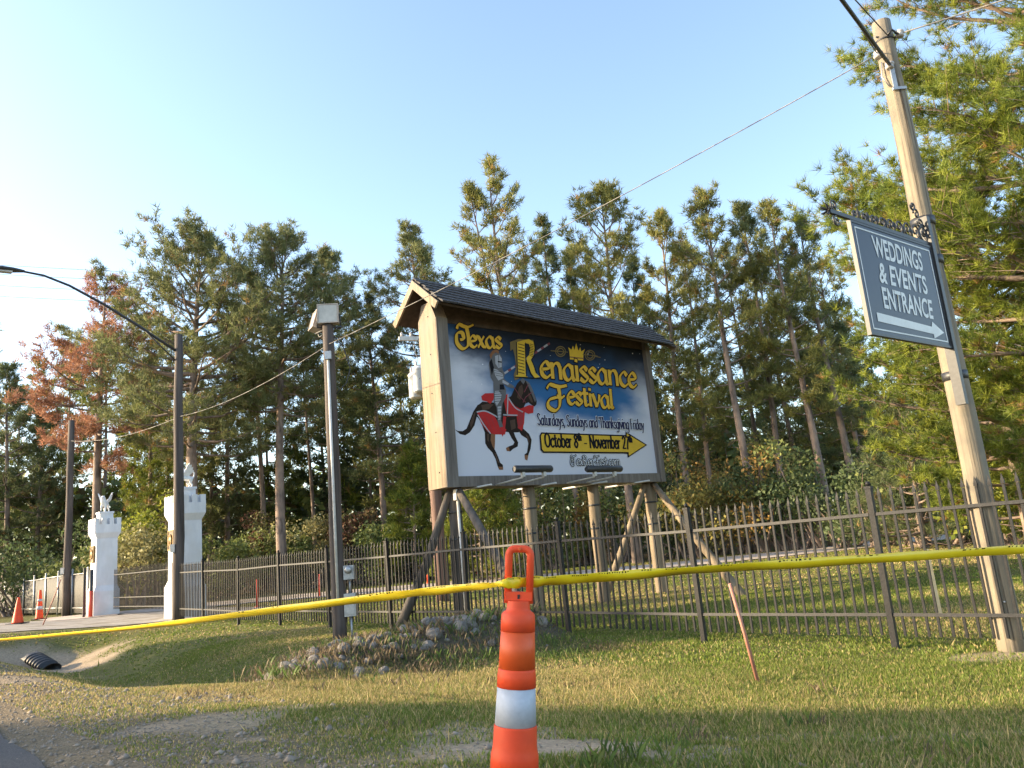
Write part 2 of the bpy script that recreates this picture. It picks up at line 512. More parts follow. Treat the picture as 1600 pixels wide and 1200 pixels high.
pm.lathe((0, 0, 1.83), [(0.006, 0), (0.022, 0.006), (0.03, 0.03), (0.022, 0.052), (0.004, 0.06)], 10)
pm_me = pm.mesh('post', 'iron', Vector((0, 0, 0)))
rf = random.Random(2)
for k, u in enumerate(POST_U):
    p = P3(u, FENCE_V)
    o = link('post', pm_me, fence, p - ORIGIN[fence])
    o.rotation_euler = (rf.uniform(-0.012, 0.012), rf.uniform(-0.012, 0.012), 0)
    if k == len(POST_U) - 1: break
    q = P3(POST_U[k + 1], FENCE_V)
    for zr in (1.50, 0.37):
        a = p + UP * zr + FU * 0.033; b = q + UP * zr - FU * 0.033
        r = MB(); r.tube([a, b], 0.026, 4, True, False)
        r.build('rail', 'iron', fence)
    for j in range(1, 20):
        t = j / 20
        c = p.lerp(q, t)
        o = link('picket', pk_me, fence, c + UP * (0.92 + rf.uniform(-0.006, 0.006)) - ORIGIN[fence])
        o.rotation_euler = (rf.uniform(-0.006, 0.006), rf.uniform(-0.008, 0.008), 0)

# ------------------------------------------------------------------ gate towers with griffin statues
def skin_mesh(name, verts, edges, radii, mt, sub=2):
    me = bpy.data.meshes.new(name + '_skeleton')
    me.from_pydata(verts, edges, [])
    o = bpy.data.objects.new(name + '_skeleton', me)
    COL.objects.link(o)
    mo = o.modifiers.new('s', 'SKIN')
    for i, r in enumerate(radii):
        rr = r if hasattr(r, '__len__') else (r, r)
        me.skin_vertices[0].data[i].radius = rr
    me.skin_vertices[0].data[0].use_root = True
    ms = o.modifiers.new('d', 'SUBSURF'); ms.levels = sub; ms.render_levels = sub
    dg = bpy.context.evaluated_depsgraph_get()
    dg.update()
    nm = bpy.data.meshes.new_from_object(o.evaluated_get(dg))
    bpy.data.objects.remove(o)
    nm.name = name
    nm.materials.clear()
    nm.materials.append(M[mt])
    nm.polygons.foreach_set('use_smooth', [True] * len(nm.polygons))
    return nm
# griffin standing along +X, 1.0 m tall
gv = [(0.0, 0, 0.50), (0.20, 0, 0.54), (0.32, 0, 0.68), (0.36, 0, 0.84), (0.46, 0, 0.86), (0.54, 0, 0.80),
      (-0.22, 0, 0.50), (-0.33, 0, 0.46), (-0.42, 0, 0.55), (-0.44, 0, 0.72), (-0.36, 0, 0.80),
      (0.24, 0.09, 0.40), (0.26, 0.10, 0.20), (0.28, 0.10, 0.03), (0.36, 0.10, 0.02),
      (0.24, -0.09, 0.40), (0.33, -0.10, 0.28), (0.30, -0.10, 0.14), (0.37, -0.10, 0.08),
      (-0.24, 0.10, 0.36), (-0.17, 0.11, 0.24), (-0.27, 0.11, 0.14), (-0.24, 0.11, 0.03), (-0.16, 0.11, 0.02),
      (-0.24, -0.10, 0.36), (-0.17, -0.11, 0.24), (-0.27, -0.11, 0.14), (-0.24, -0.11, 0.03), (-0.16, -0.11, 0.02),
      (0.33, 0.06, 0.96), (0.33, -0.06, 0.96)]
ge = [(0, 1), (1, 2), (2, 3), (3, 4), (4, 5), (0, 6), (6, 7), (7, 8), (8, 9), (9, 10), (1, 11), (11, 12), (12, 13), (13, 14),
      (1, 15), (15, 16), (16, 17), (17, 18), (6, 19), (19, 20), (20, 21), (21, 22), (22, 23), (6, 24), (24, 25), (25, 26), (26, 27), (27, 28),
      (3, 29), (3, 30)]
grd = [0.15, 0.16, 0.125, 0.10, 0.075, 0.03, 0.13, 0.07, 0.03, 0.03, 0.045,
       0.075, 0.05, 0.045, 0.04, 0.075, 0.05, 0.04, 0.04, 0.085, 0.06, 0.04, 0.045, 0.04, 0.085, 0.06, 0.04, 0.045, 0.04, 0.02, 0.02]
griffin_me = skin_mesh('griffin_body', gv, ge, grd, 'statue', 1)
def wing_mesh():
    b = MB()
    for s in (-1, 1):
        prof = [(0.22, 0.56), (0.14, 0.75), (0.10, 0.98), (0.02, 1.14), (-0.04, 1.02), (-0.10, 1.06), (-0.13, 0.93), (-0.20, 0.95), (-0.20, 0.82), (-0.27, 0.80), (-0.20, 0.66), (-0.06, 0.56)]
        poly = [Vector((x, s * (0.10 + (z - 0.5) * 0.38), z)) for x, z in prof]
        b.prism(poly, Vector((0, s * 0.045, 0.012)))
    return b.mesh('wings', 'statue', Vector((0, 0, 0)))
wing_me = wing_mesh()
def tower(u, v, label, slabel, rot):
    x, y = uv2xy(u, v)
    g = gz1(x, y)
    t = thing('gate_tower', (x, y, g), label, 'gate tower', 'white towers flanking the gate')
    a = (FU, FV, UP)
    def sq(levels, name, mt='white'):
        b = MB()
        vs, fs = [], []
        for h, w in levels:
            for sx, sy in ((-1, -1), (1, -1), (1, 1), (-1, 1)):
                vs.append(Vector((x, y, g + h)) + FU * sx * w / 2 + FV * sy * w / 2)
        n = len(levels)
        for i in range(n - 1):
            for k in range(4):
                fs.append((i * 4 + k, i * 4 + (k + 1) % 4, i * 4 + 4 + (k + 1) % 4, i * 4 + 4 + k))
        fs.append((3, 2, 1, 0)); fs.append(tuple((n - 1) * 4 + k for k in range(4)))
        b.add(vs, fs)
        # flip outward
        return b.build(name, mt, t)
    sq([(-0.3, 1.04), (1.02, 1.04), (1.26, 0.855)], 'base')
    sq([(1.263, 0.85), (3.26, 0.84)], 'shaft')
    cr = sq([(3.263, 0.84), (3.50, 1.05), (3.86, 1.06)], 'battlement')
    for sx in (-1, -0.34, 0.34, 1):
        for sy in (-1, -0.34, 0.34, 1):
            if abs(sx) < 1 and abs(sy) < 1: continue
            b = MB()
            b.box(Vector((x, y, g + 3.995)) + FU * sx * 0.438 + FV * sy * 0.438, (0.176, 0.176, 0.276), a)
            b.build('merlon', 'white', cr)
    b = MB(); b.box((x, y, g + 4.105), (0.54, 0.54, 0.496), a); b.box((x, y, g + 4.39), (0.60, 0.60, 0.078), a)
    b.build('pedestal', 'white', t)
    # plaque with relief on the road side
    pc = Vector((x, y, g + 2.62)) - FV * 0.435
    b = MB(); b.box(pc - FV * 0.02, (0.50, 0.06, 0.70), a); pl = b.build('plaque', 'plaquedark', t)
    b = MB()
    for dz in (-0.325, 0.325): b.box(pc - FV * 0.035 + UP * dz, (0.52, 0.07, 0.05), a)
    for du in (-0.235, 0.235): b.box(pc - FV * 0.034 + FU * du, (0.05, 0.066, 0.60), a)
    b.build('plaque_frame', 'gold', pl)
    b = MB()
    b.lathe(pc - FV * 0.05, [(0.15, 0), (0.145, 0.02), (0.10, 0.045), (0.03, 0.06), (0.01, 0.062)], 14, -FV)
    for k in range(11):
        an = 2 * math.pi * k / 11
        b.box(pc - FV * 0.075 + FU * 0.14 * math.cos(an) + UP * 0.17 * math.sin(an), (0.05, 0.04, 0.07), a)
    b.build('relief', 'gold', pl)
    st = thing('griffin_statue', (x, y, g + 4.42), slabel, 'statue', 'griffin statues on the gate towers')
    st.rotation_euler = (0, 0, rot)
    o = link('body', griffin_me, st); o.scale = (0.80, 0.80, 0.74)
    o = link('wings', wing_me, st); o.scale = (0.80, 0.80, 0.74)
xN, yN = at(291, 968, 27.6).xy
tower(27.9, 10.0, 'white battlemented gate tower half hidden behind the dark lamp pole', 'white winged griffin statue on the tower behind the lamp pole', math.atan2(-FV.y, -FV.x) + 0.2)
tower(37.6, 10.0, 'white battlemented gate tower standing clear beside the screened fence', 'white griffin statue on the tower with the clearly visible gold plaque', math.atan2(-FV.y, -FV.x) + 1.0)

# gate between the towers
g0, g1 = 28.8, 36.4
gx0, gy0 = uv2xy(36.2, 10.1)
gate = thing('iron_gate', (gx0, gy0, gz1(gx0, gy0)), 'black iron bar gate closing the drive between the white towers', 'gate')
gzb = gz1(*uv2xy(32, 10.1))
for h in (0.36, 0.72, 1.66):
    b = MB(); b.tube([P3(g0, 10.1, gzb + h, False), P3(g1, 10.1, gzb + h, False)], 0.025, 4, True, False); b.build('rail', 'iron', gate)
b = MB(); b.box((0, 0, 0), (0.022, 0.022, 1.62), ax); b.box((0, 0, 0.84), (0.02, 0.01, 0.06), ax, 0.1)
gb_me = b.mesh('bar', 'iron', Vector((0, 0, 0)))
n = 50
for k in range(n + 1):
    p = P3(g0 + (g1 - g0) * k / n, 10.1, gzb + 1.06, False)
    link('bar', gb_me, gate, p - ORIGIN[gate])
for u, lab in ((36.55, 'black gate post with an orange lower half beside the far white tower'),):
    x, y = uv2xy(u, 9.25)
    t = thing('gate_post', (x, y, gz1(x, y)), lab, 'post')
    b = MB(); b.tube([(x, y, gz1(x, y) - 0.2), (x, y, gz1(x, y) + 1.95)], 0.075, 10); b.build('pipe', 'darkmetal', t)
    b = MB(); b.tube([(x, y, gz1(x, y) - 0.1), (x, y, gz1(x, y) + 1.08)], 0.085, 12); b.build('orange_sleeve', 'redpost', t)
x, y = uv2xy(37.0, 9.1)
b = MB(); b.box((x, y, gz1(x, y) + 0.95), (0.09, 0.09, 2.1), ax); b.box((x, y, gz1(x, y) + 2.02), (0.11, 0.11, 0.04), ax)
tag(b.build('gate_post', 'darkmetal', None, (x, y, gz1(x, y))), 'plain dark square gate post against the far white tower', 'post')
# leaning stake in front of the gate
p = Vector((*uv2xy(31.2, 6.4), 0)); p.z = gz1(p.x, p.y) - 0.05
b = MB(); b.tube([p, p + Vector((0.28, 0.2, 1.0)), p + Vector((0.42, 0.3, 1.55))], [0.02, 0.02, 0.016], 6)
tag(b.build('marker_stake', 'stakered', None, p), 'thin reddish stake leaning on the driveway before the gate', 'stake')

# screened fence beyond the far tower
M['screen'] = mat('grey_windscreen_mesh', (0.07, 0.066, 0.06), (0.105, 0.10, 0.09), 0.8, 14, (1, 1, 1), 0.2, 60)
x, y = uv2xy(38.4, 9.6)
sf = thing('screened_fence', (x, y, gz1(x, y)), 'grey mesh screened fence with pale steel posts beyond the towers', 'fence')
us = [38.5 + 2.6 * k for k in range(10)]
for k, u in enumerate(us):
    x, y = uv2xy(u, 9.6); g = gz1(x, y)
    b = MB(); b.tube([(x, y, g - 0.2), (x, y, g + 2.05)], 0.045, 8); b.lathe((x, y, g + 2.05), [(0.045, 0), (0.05, 0.03), (0.02, 0.07)], 8)
    b.build('post', 'galv', sf)
    if k < len(us) - 1:
        x2, y2 = uv2xy(us[k + 1], 9.6); g2 = gz1(x2, y2)
        b = MB(); b.tube([(x, y, g + 1.85), (x2, y2, g2 + 1.85)], 0.025, 6); b.build('rail', 'galv', sf)
        b = MB(); b.tube([(x, y, g + 0.35), (x2, y2, g2 + 0.35)], 0.02, 6); b.build('rail', 'galv', sf)
        b = MB()
        c = FV * 0.04
        pa, pb = Vector((x, y, g)) + c + FU * 0.03, Vector((x2, y2, g2)) + c - FU * 0.03
        nn = 8
        vs = []
        for i in range(nn + 1):
            q = pa.lerp(pb, i / nn) + FV * (0.03 * math.sin(i * 2.1 + k))
            vs += [q + UP * 0.12, q + UP * 1.0 + FV * 0.03 * math.sin(i * 1.7), q + UP * 1.88]
        fs = []
        for i in range(nn):
            for j in (0, 1):
                fs.append((i * 3 + j, i * 3 + 3 + j, i * 3 + 4 + j, i * 3 + 1 + j))
        b.add(vs, fs, True)
        o = b.build('screen_panel', 'screen', sf)
        so_ = o.modifiers.new('t', 'SOLIDIFY'); so_.thickness = 0.006

# ------------------------------------------------------------------ poles
def pole_pts(x, y, z0, z1, n=8, wob=0.015, seed=0, lean=(0, 0)):
    r = random.Random(seed)
    return [Vector((x + lean[0] * i / n + r.uniform(-wob, wob), y + lean[1] * i / n + r.uniform(-wob, wob), z0 + (z1 - z0) * i / n)) for i in range(n + 1)]
# 1. pale pole carrying the weddings sign
PX, PY = 4.93, 8.46
PG = gz1(PX, PY)
PT = on_vertical(1388, 32, PX, PY)
pole = thing('utility_pole', (PX, PY, PG), 'tall pale wooden utility pole carrying the dark hanging sign', 'utility pole')
b = MB(); pp = pole_pts(PX, PY, PG - 0.3, PT, 14, 0.006, 5)
b.tube(pp, [0.135 - 0.028 * i / 14 for i in range(15)], 18)
b.build('pole_shaft', 'polelight', pole)
def clamp(parent, z, r, h, mt='galv', name='band'):
    b = MB(); b.lathe((PX, PY, z), [(r, 0), (r + 0.012, 0.004), (r + 0.012, h - 0.004), (r, h)], 18)
    return b.build(name, mt, parent)
hz1 = on_vertical(1400, 60, PX, PY); hz2 = on_vertical(1405, 107, PX, PY); hz3 = on_vertical(1400, 140, PX, PY)
clamp(pole, on_vertical(1395, 63, PX, PY), 0.106, 0.025, 'darkmetal')
b = MB()
b.tube([(PX - 0.125, PY - 0.05, hz1 + 0.05), (PX + 0.14, PY - 0.04, hz1 + 0.03)], 0.012, 6)
b.tube([(PX - 0.02, PY - 0.115, hz1 + 0.02), (PX + 0.03, PY - 0.145, hz1 + 0.07), (PX + 0.09, PY - 0.13, hz1 + 0.02), (PX + 0.14, PY - 0.09, hz1 + 0.03)], 0.014, 6)
b.build('eye_bolt', 'darkmetal', pole)
def spool(c, axis, parent, s=1.0):
    b = MB(); b.lathe(c, [(0.03 * s, 0), (0.05 * s, 0.012 * s), (0.05 * s, 0.03 * s), (0.03 * s, 0.045 * s), (0.05 * s, 0.06 * s), (0.05 * s, 0.08 * s), (0.03 * s, 0.09 * s)], 12, axis)
    return b.build('insulator', 'ceramic', parent)
spool((PX + 0.14, PY - 0.08, hz1 + 0.0), (0.2, 0, 1), pole)
spool((PX - 0.138, PY - 0.02, hz1 - 0.22), (0.2, 0, 1), pole)
spool((PX - 0.08, PY - 0.115, hz2 - 0.04), (0.2, 0, 1), pole)
b = MB()
b.box((PX - 0.05, PY - 0.112, (hz2 + hz3) / 2 - 0.02), (0.05, 0.02, 0.34))
b.box((PX - 0.01, PY - 0.115, hz3 - 0.05), (0.16, 0.03, 0.035))
b.tube([(PX - 0.12, PY - 0.05, hz2 + 0.1), (PX - 0.15, PY - 0.05, hz2 - 0.1), (PX - 0.10, PY - 0.08, hz3)], 0.008, 5)
b.build('bracket_strap', 'galv', pole)
r_ = random.Random(9)
for k in range(3):
    zc = PG + 0.5 + k * 0.5
    an = -1.9 + r_.uniform(-0.8, 0.8)
    rr = 0.130
    b = MB(); b.lathe((PX + rr * math.cos(an), PY + rr * math.sin(an), zc), [(0.012, 0), (0.012, 0.012), (0.004, 0.014)], 8, (math.cos(an), math.sin(an), 0)); b.build('bolt_head', 'galv', pole)
# 2. floodlight pole
FX, FY = at(532, 1005, 15.1).x, 15.1
FG = gz1(FX, FY)
FT = on_vertical(513, 508, FX, FY)
fp = thing('floodlight_pole', (FX, FY, FG), 'grey wooden pole topped by two square floodlights beside the fence', 'light pole')
b = MB(); b.tube(pole_pts(FX, FY, FG - 0.3, FT, 10, 0.01, 3), [0.135 - 0.025 * i / 10 for i in range(11)], 14)
b.build('pole_shaft', 'poledark', fp)
b = MB(); b.tube([(FX + 0.02, FY - 0.15, FG + 0.75), (FX + 0.015, FY - 0.145, 3.0), (FX + 0.01, FY - 0.135, FT - 0.75)], 0.028, 8)
b.build('conduit', 'conduit', fp)
b = MB(); b.box((FX + 0.02, FY - 0.15, FT - 0.68), (0.13, 0.09, 0.16)); b.build('junction_box', 'galv', fp)
b = MB(); b.tube([(FX + 0.12, FY, FT - 0.25), (FX + 0.30, FY, FT - 0.5), (FX + 0.42, FY, FT - 0.95), (FX + 0.33, FY, FT - 1.25), (FX + 0.16, FY - 0.02, FT - 1.4), (FX + 0.12, FY, FT - 1.45)], 0.013, 6); b.build('cable_loop', 'wiredark', fp)
def floodlight(c, yaw, tilt, sx, sz, parent):
    Rm = Matrix.Rotation(yaw, 3, 'Z') @ Matrix.Rotation(tilt, 3, 'X')
    X, Y, Z = Rm @ Vector((1, 0, 0)), Rm @ Vector((0, 1, 0)), Rm @ Vector((0, 0, 1))
    c = Vector(c)
    h = MB(); h.box(c, (sx, 0.16, sz), (X, Y, Z)); h.box(c + Y * 0.17, (sx * 0.82, 0.16, sz * 0.82), (X, Y, Z))
    o = h.build('floodlight', 'lampcase', parent)
    g = MB(); g.box(c - Y * 0.083, (sx * 0.88, 0.012, sz * 0.88), (X, Y, Z)); g.build('lens', 'glass', o)
    fr = MB()
    for s in (-1, 1):
        fr.box(c - Y * 0.085 + X * s * sx * 0.475, (sx * 0.05, 0.03, sz * 1.0), (X, Y, Z))
        fr.box(c - Y * 0.0845 + Z * s * sz * 0.475, (sx * 0.90, 0.028, sz * 0.05), (X, Y, Z))
    fr.build('lens_frame', 'lampcase', o)
    y = MB(); y.tube([c + X * sx * 0.53, c + X * sx * 0.56 - UP * sz * 0.62 + Y * 0.1, c - UP * sz * 0.68 + Y * 0.1, c - X * sx * 0.56 - UP * sz * 0.62 + Y * 0.1, c - X * sx * 0.53], 0.018, 6)
    y.build('yoke', 'darkmetal', o)
floodlight((FX + 0.03, FY - 0.06, FT + 0.21), 0.12, 0.05, 0.42, 0.40, fp)
floodlight((FX - 0.27, FY + 0.20, FT + 0.16), -1.05, -0.28, 0.36, 0.40, fp)
b = MB(); b.tube([(FX - 0.3, FY + 0.2, FT - 0.10), (FX, FY, FT - 0.06), (FX + 0.3, FY - 0.05, FT - 0.08)], 0.025, 6); b.build('mount_arm', 'darkmetal', fp)
for (dz, sx, sz, nm) in ((1.32, 0.20, 0.26, 'meter_box'), (0.72, 0.22, 0.42, 'breaker_box')):
    b = MB(); b.box((FX + 0.23, FY - 0.02, FG + dz - 0.05), (sx, 0.16, sz))
    b.box((FX + 0.23, FY - 0.105, FG + dz - 0.05), (sx * 0.8, 0.012, sz * 0.8))
    if nm == 'meter_box': b.lathe((FX + 0.23, FY - 0.10, FG + dz), [(0.075, 0), (0.07, 0.07), (0.04, 0.09), (0.01, 0.092)], 12, (0, -1, 0))
    b.build(nm, 'galv', fp)
b = MB(); b.tube([(FX + 0.23, FY - 0.02, FG - 0.1), (FX + 0.23, FY - 0.02, FG + 0.5)], 0.025, 6); b.tube([(FX + 0.23, FY - 0.02, FG + 0.88), (FX + 0.23, FY - 0.02, FG + 1.15)], 0.02, 6); b.build('riser_pipe', 'galv', fp)
# 3. street-lamp pole by the gate
LX, LY = at(279, 965, 25.6).x, 25.6
LG = gz1(LX, LY)
LT = on_vertical(272, 523, LX, LY)
lp = thing('street_lamp', (LX, LY, LG), 'dark wooden street lamp pole with a long curved arm before the near tower', 'street lamp')
b = MB(); b.tube(pole_pts(LX, LY, LG - 0.3, LT, 10, 0.02, 8), [0.19 - 0.06 * i / 10 for i in range(11)], 12)
b.build('pole_shaft', 'poledark', lp)
za = on_vertical(270, 548, LX, LY)
best = None
for i in range(20, 120):
    L = i * 0.1
    q = Vector((LX, LY, 0)) - FV * L - FU * 0.0
    zz = on_vertical(34, 424, q.x, q.y)
    d = Vector((q.x, q.y, zz)) - Vector((0, 0, EYE))
    pxx = 800 + FPX * d.dot(c_rt) / d.dot(c_fw)
    if best is None or abs(pxx - 34) < best[0]: best = (abs(pxx - 34), L, zz)
AL, AZ = best[1], best[2]
base_ = Vector((LX, LY, 0)) - FV * 0.12
def armp(t, up):
    return Vector((LX, LY, 0)) - FV * (0.12 + (AL - 0.12) * t) + UP * up
rise = AZ - za
arm = [armp(0, za), armp(0.25, za + rise * 0.34), armp(0.5, za + rise * 0.65), armp(0.72, za + rise * 0.88), armp(0.88, za + rise * 0.985), armp(1, AZ)]
b = MB(); b.tube(arm, [0.05, 0.048, 0.045, 0.04, 0.036, 0.034], 8); am = b.build('lamp_arm', 'darkmetal', lp)
b = MB(); b.tube([armp(0.0, za - 0.35), armp(0.22, za + rise * 0.29)], 0.025, 6); b.build('arm_strut', 'darkmetal', am)
tip = armp(1, AZ); td = (-FV + UP * (-0.05)).normalized()
hd = MB()
vs = []; fs = []
prof = [(0, 0.05, 0.05), (0.12, 0.09, 0.07), (0.3, 0.16, 0.09), (0.6, 0.19, 0.10), (0.85, 0.15, 0.08), (0.95, 0.06, 0.04)]
for d_, w_, h_ in prof:
    for k in range(10):
        a_ = 2 * math.pi * k / 10
        vs.append(tip + td * (d_ - 0.03) + FU * (w_ * math.cos(a_)) + UP * (h_ * math.sin(a_) * (1.0 if math.sin(a_) > 0 else 0.6)))
for i in range(len(prof) - 1):
    for k in range(10):
        fs.append((i * 10 + k, i * 10 + (k + 1) % 10, i * 10 + 10 + (k + 1) % 10, i * 10 + 10 + k))
fs += [tuple(range(10)), tuple(50 + k for k in range(10))]
hd.add(vs, fs, True); lh = hd.build('lamp_head', 'darkmetal', lp)
b = MB(); b.box(tip + td * 0.5 - UP * 0.065, (0.2, 0.4, 0.05), (FU, td, UP)); b.build('lamp_lens', 'glass', lh)
b = MB(); b.box((LX - 0.12, LY - 0.15, on_vertical(270, 857, LX, LY)), (0.14, 0.10, 0.26)); b.build('control_box', 'conduit', lp)
# 4. far pole behind the cones
QX, QY = at(103, 962, 36.5).x, 36.5
QG = gz1(QX, QY); QT = on_vertical(109, 657, QX, QY)
fpole = thing('utility_pole', (QX, QY, QG), 'slim grey wooden pole by the screened fence under the browning pine', 'utility pole')
b = MB(); b.tube(pole_pts(QX, QY, QG - 0.3, QT, 8, 0.02, 12), [0.19 - 0.05 * i / 8 for i in range(9)], 12); b.build('pole_shaft', 'poledark', fpole)
b = MB(); b.box((QX - 0.12, QY - 0.17, on_vertical(101, 892, QX, QY)), (0.16, 0.1, 0.3)); b.build('control_box', 'conduit', fpole)
# 5. transformer pole behind the billboard
TX, TY = at(692, 940, 24.3).x, 24.3
TG = gz1(TX, TY); TT = on_vertical(658, 505, TX, TY)
tp = thing('transformer_pole', (TX, TY, TG), 'reddish wooden pole with grey transformers standing behind the billboard end', 'utility pole')
b = MB(); b.tube(pole_pts(TX, TY, TG - 0.3, TT, 10, 0.015, 21), [0.20 - 0.05 * i / 10 for i in range(11)], 14); b.build('pole_shaft', 'polered', tp)
zc = on_vertical(655, 600, TX, TY)
for k, (dx, dy, dz) in enumerate(((-0.42, -0.12, -0.06), (-0.22, -0.46, 0.06), (0.30, -0.40, 0.0))):
    c = Vector((TX + dx, TY + dy, zc + dz - 0.42))
    b = MB(); b.lathe(c, [(0.05, 0), (0.19, 0.01), (0.205, 0.04), (0.205, 0.72), (0.215, 0.73), (0.215, 0.77), (0.17, 0.83), (0.03, 0.85)], 18)
    tk = b.build('transformer', 'tankgrey', tp)
    for s in (-1, 1):
        b = MB(); b.lathe(c + Vector((s * 0.09, 0, 0.82)), [(0.035, 0), (0.05, 0.03), (0.03, 0.06), (0.05, 0.09), (0.03, 0.12), (0.045, 0.15), (0.02, 0.2), (0.012, 0.24)], 10); b.build('bushing', 'ceramic', tk)
    b = MB(); b.tube([c + Vector((0.09, 0, 1.04)), c + Vector((0.13, 0.06, 1.35)), c + Vector((0.02, 0.05, 1.7)), Vector((TX + dx * 0.8, TY + dy * 0.7, zc + 1.45))], 0.010, 5); b.build('lead_wire', 'wire', tk)
b = MB(); b.box((TX, TY - 0.2, zc + 1.45), (1.7, 0.10, 0.13), (Vector((0.94, 0.34, 0)), Vector((-0.34, 0.94, 0)), UP)); cb = b.build('crossarm', 'conduit', tp)
for s in (-0.75, -0.45, 0.4, 0.75):
    b = MB(); b.lathe((TX + s * 0.94, TY - 0.2 + s * 0.34, zc + 1.51), [(0.02, 0), (0.05, 0.03), (0.03, 0.06), (0.055, 0.09), (0.02, 0.15)], 10); b.build('insulator', 'ceramic', cb)

# ------------------------------------------------------------------ wires
def wire(p, q, sag, r, mt, label, group=None, n=24):
    p = Vector(p); q = Vector(q)
    b = MB(); b.tube([p.lerp(q, i / n) - UP * sag * 4 * (i / n) * (1 - i / n) for i in range(n + 1)], r, 6)
    return tag(b.build('overhead_wire', mt, None, p), label, 'wire', group)
wA = Vector((PX - 0.15, PY - 0.03, hz1 - 0.18))
wB = Vector((FX + 0.05, FY - 0.13, on_vertical(517, 540, FX, FY)))
wC = Vector((LX + 0.12, LY - 0.14, on_vertical(275, 652, LX, LY)))
wD = Vector((QX + 0.1, QY - 0.17, on_vertical(108, 690, QX, QY)))
wire(wA, wB, 0.10, 0.0070, 'wire', 'pale twisted cable from the sign pole to the floodlight pole across the billboard roof')
wire(wB, wC, 0.22, 0.0075, 'wire', 'pale cable from the floodlight pole to the street lamp pole')
wire(wC, wD, 0.28, 0.009, 'wire', 'pale cable from the street lamp pole to the far slim pole')
wE = Vector((PX + 0.155, PY - 0.08, hz1 + 0.05))
wire(wE, at(1760, -68, 7.0), 0.02, 0.009, 'wire', 'pale cable leaving the sign pole top toward the big pine')
wire((PX - 0.08, PY - 0.14, hz2), at(1190, -170, 5.2), 0.0, 0.022, 'wiredark', 'thick dark guy cable rising from the sign pole to the sky', n=6)
wire((PX - 0.15, PY - 0.04, hz1 - 0.16), at(1215, -158, 5.6), 0.0, 0.007, 'wiredark', 'thin dark wire beside the thick cable on the sign pole', n=6)
wire((PX - 0.02, PY - 0.115, hz1 + 0.02), at(1250, -95, 5.8), 0.0, 0.007, 'wiredark', 'thin dark wire reaching the very top of the sign pole', n=6)
for k, (ya, yb) in enumerate(((413, 448), (428, 460), (446, 476), (463, 492))):
    wire(at(-260, ya - 14, 74), at(900, yb + 6, 74), 0.3, 0.022, 'wire', '%s of the four thin distant power lines behind the browning pine' % ('topmost', 'second highest', 'third highest', 'lowest')[k], 'distant power lines')

# ------------------------------------------------------------------ stroke lettering (pen-drawn glyphs)
def spline(pts, n=7):
    if len(pts) < 3: return [tuple(p) for p in pts]
    out = []
    P_ = [pts[0]] + list(pts) + [pts[-1]]
    for i in range(1, len(P_) - 2):
        p0, p1, p2, p3 = [np.array(q, float) for q in P_[i - 1:i + 3]]
        for k in range(n):
            t = k / n
            out.append(tuple(0.5 * ((2 * p1) + (-p0 + p2) * t + (2 * p0 - 5 * p1 + 4 * p2 - p3) * t * t + (-p0 + 3 * p1 - 3 * p2 + p3) * t ** 3)))
    out.append(tuple(pts[-1]))
    return out
BOWL = [(0.72, 0.80), (0.45, 1.0), (0.10, 0.62), (0.16, 0.12), (0.42, 0.0), (0.70, 0.30)]
ARCH = [(0.12, 0.62), (0.34, 0.96), (0.58, 0.98), (0.70, 0.74)]
S_ = 's'  # straight marker
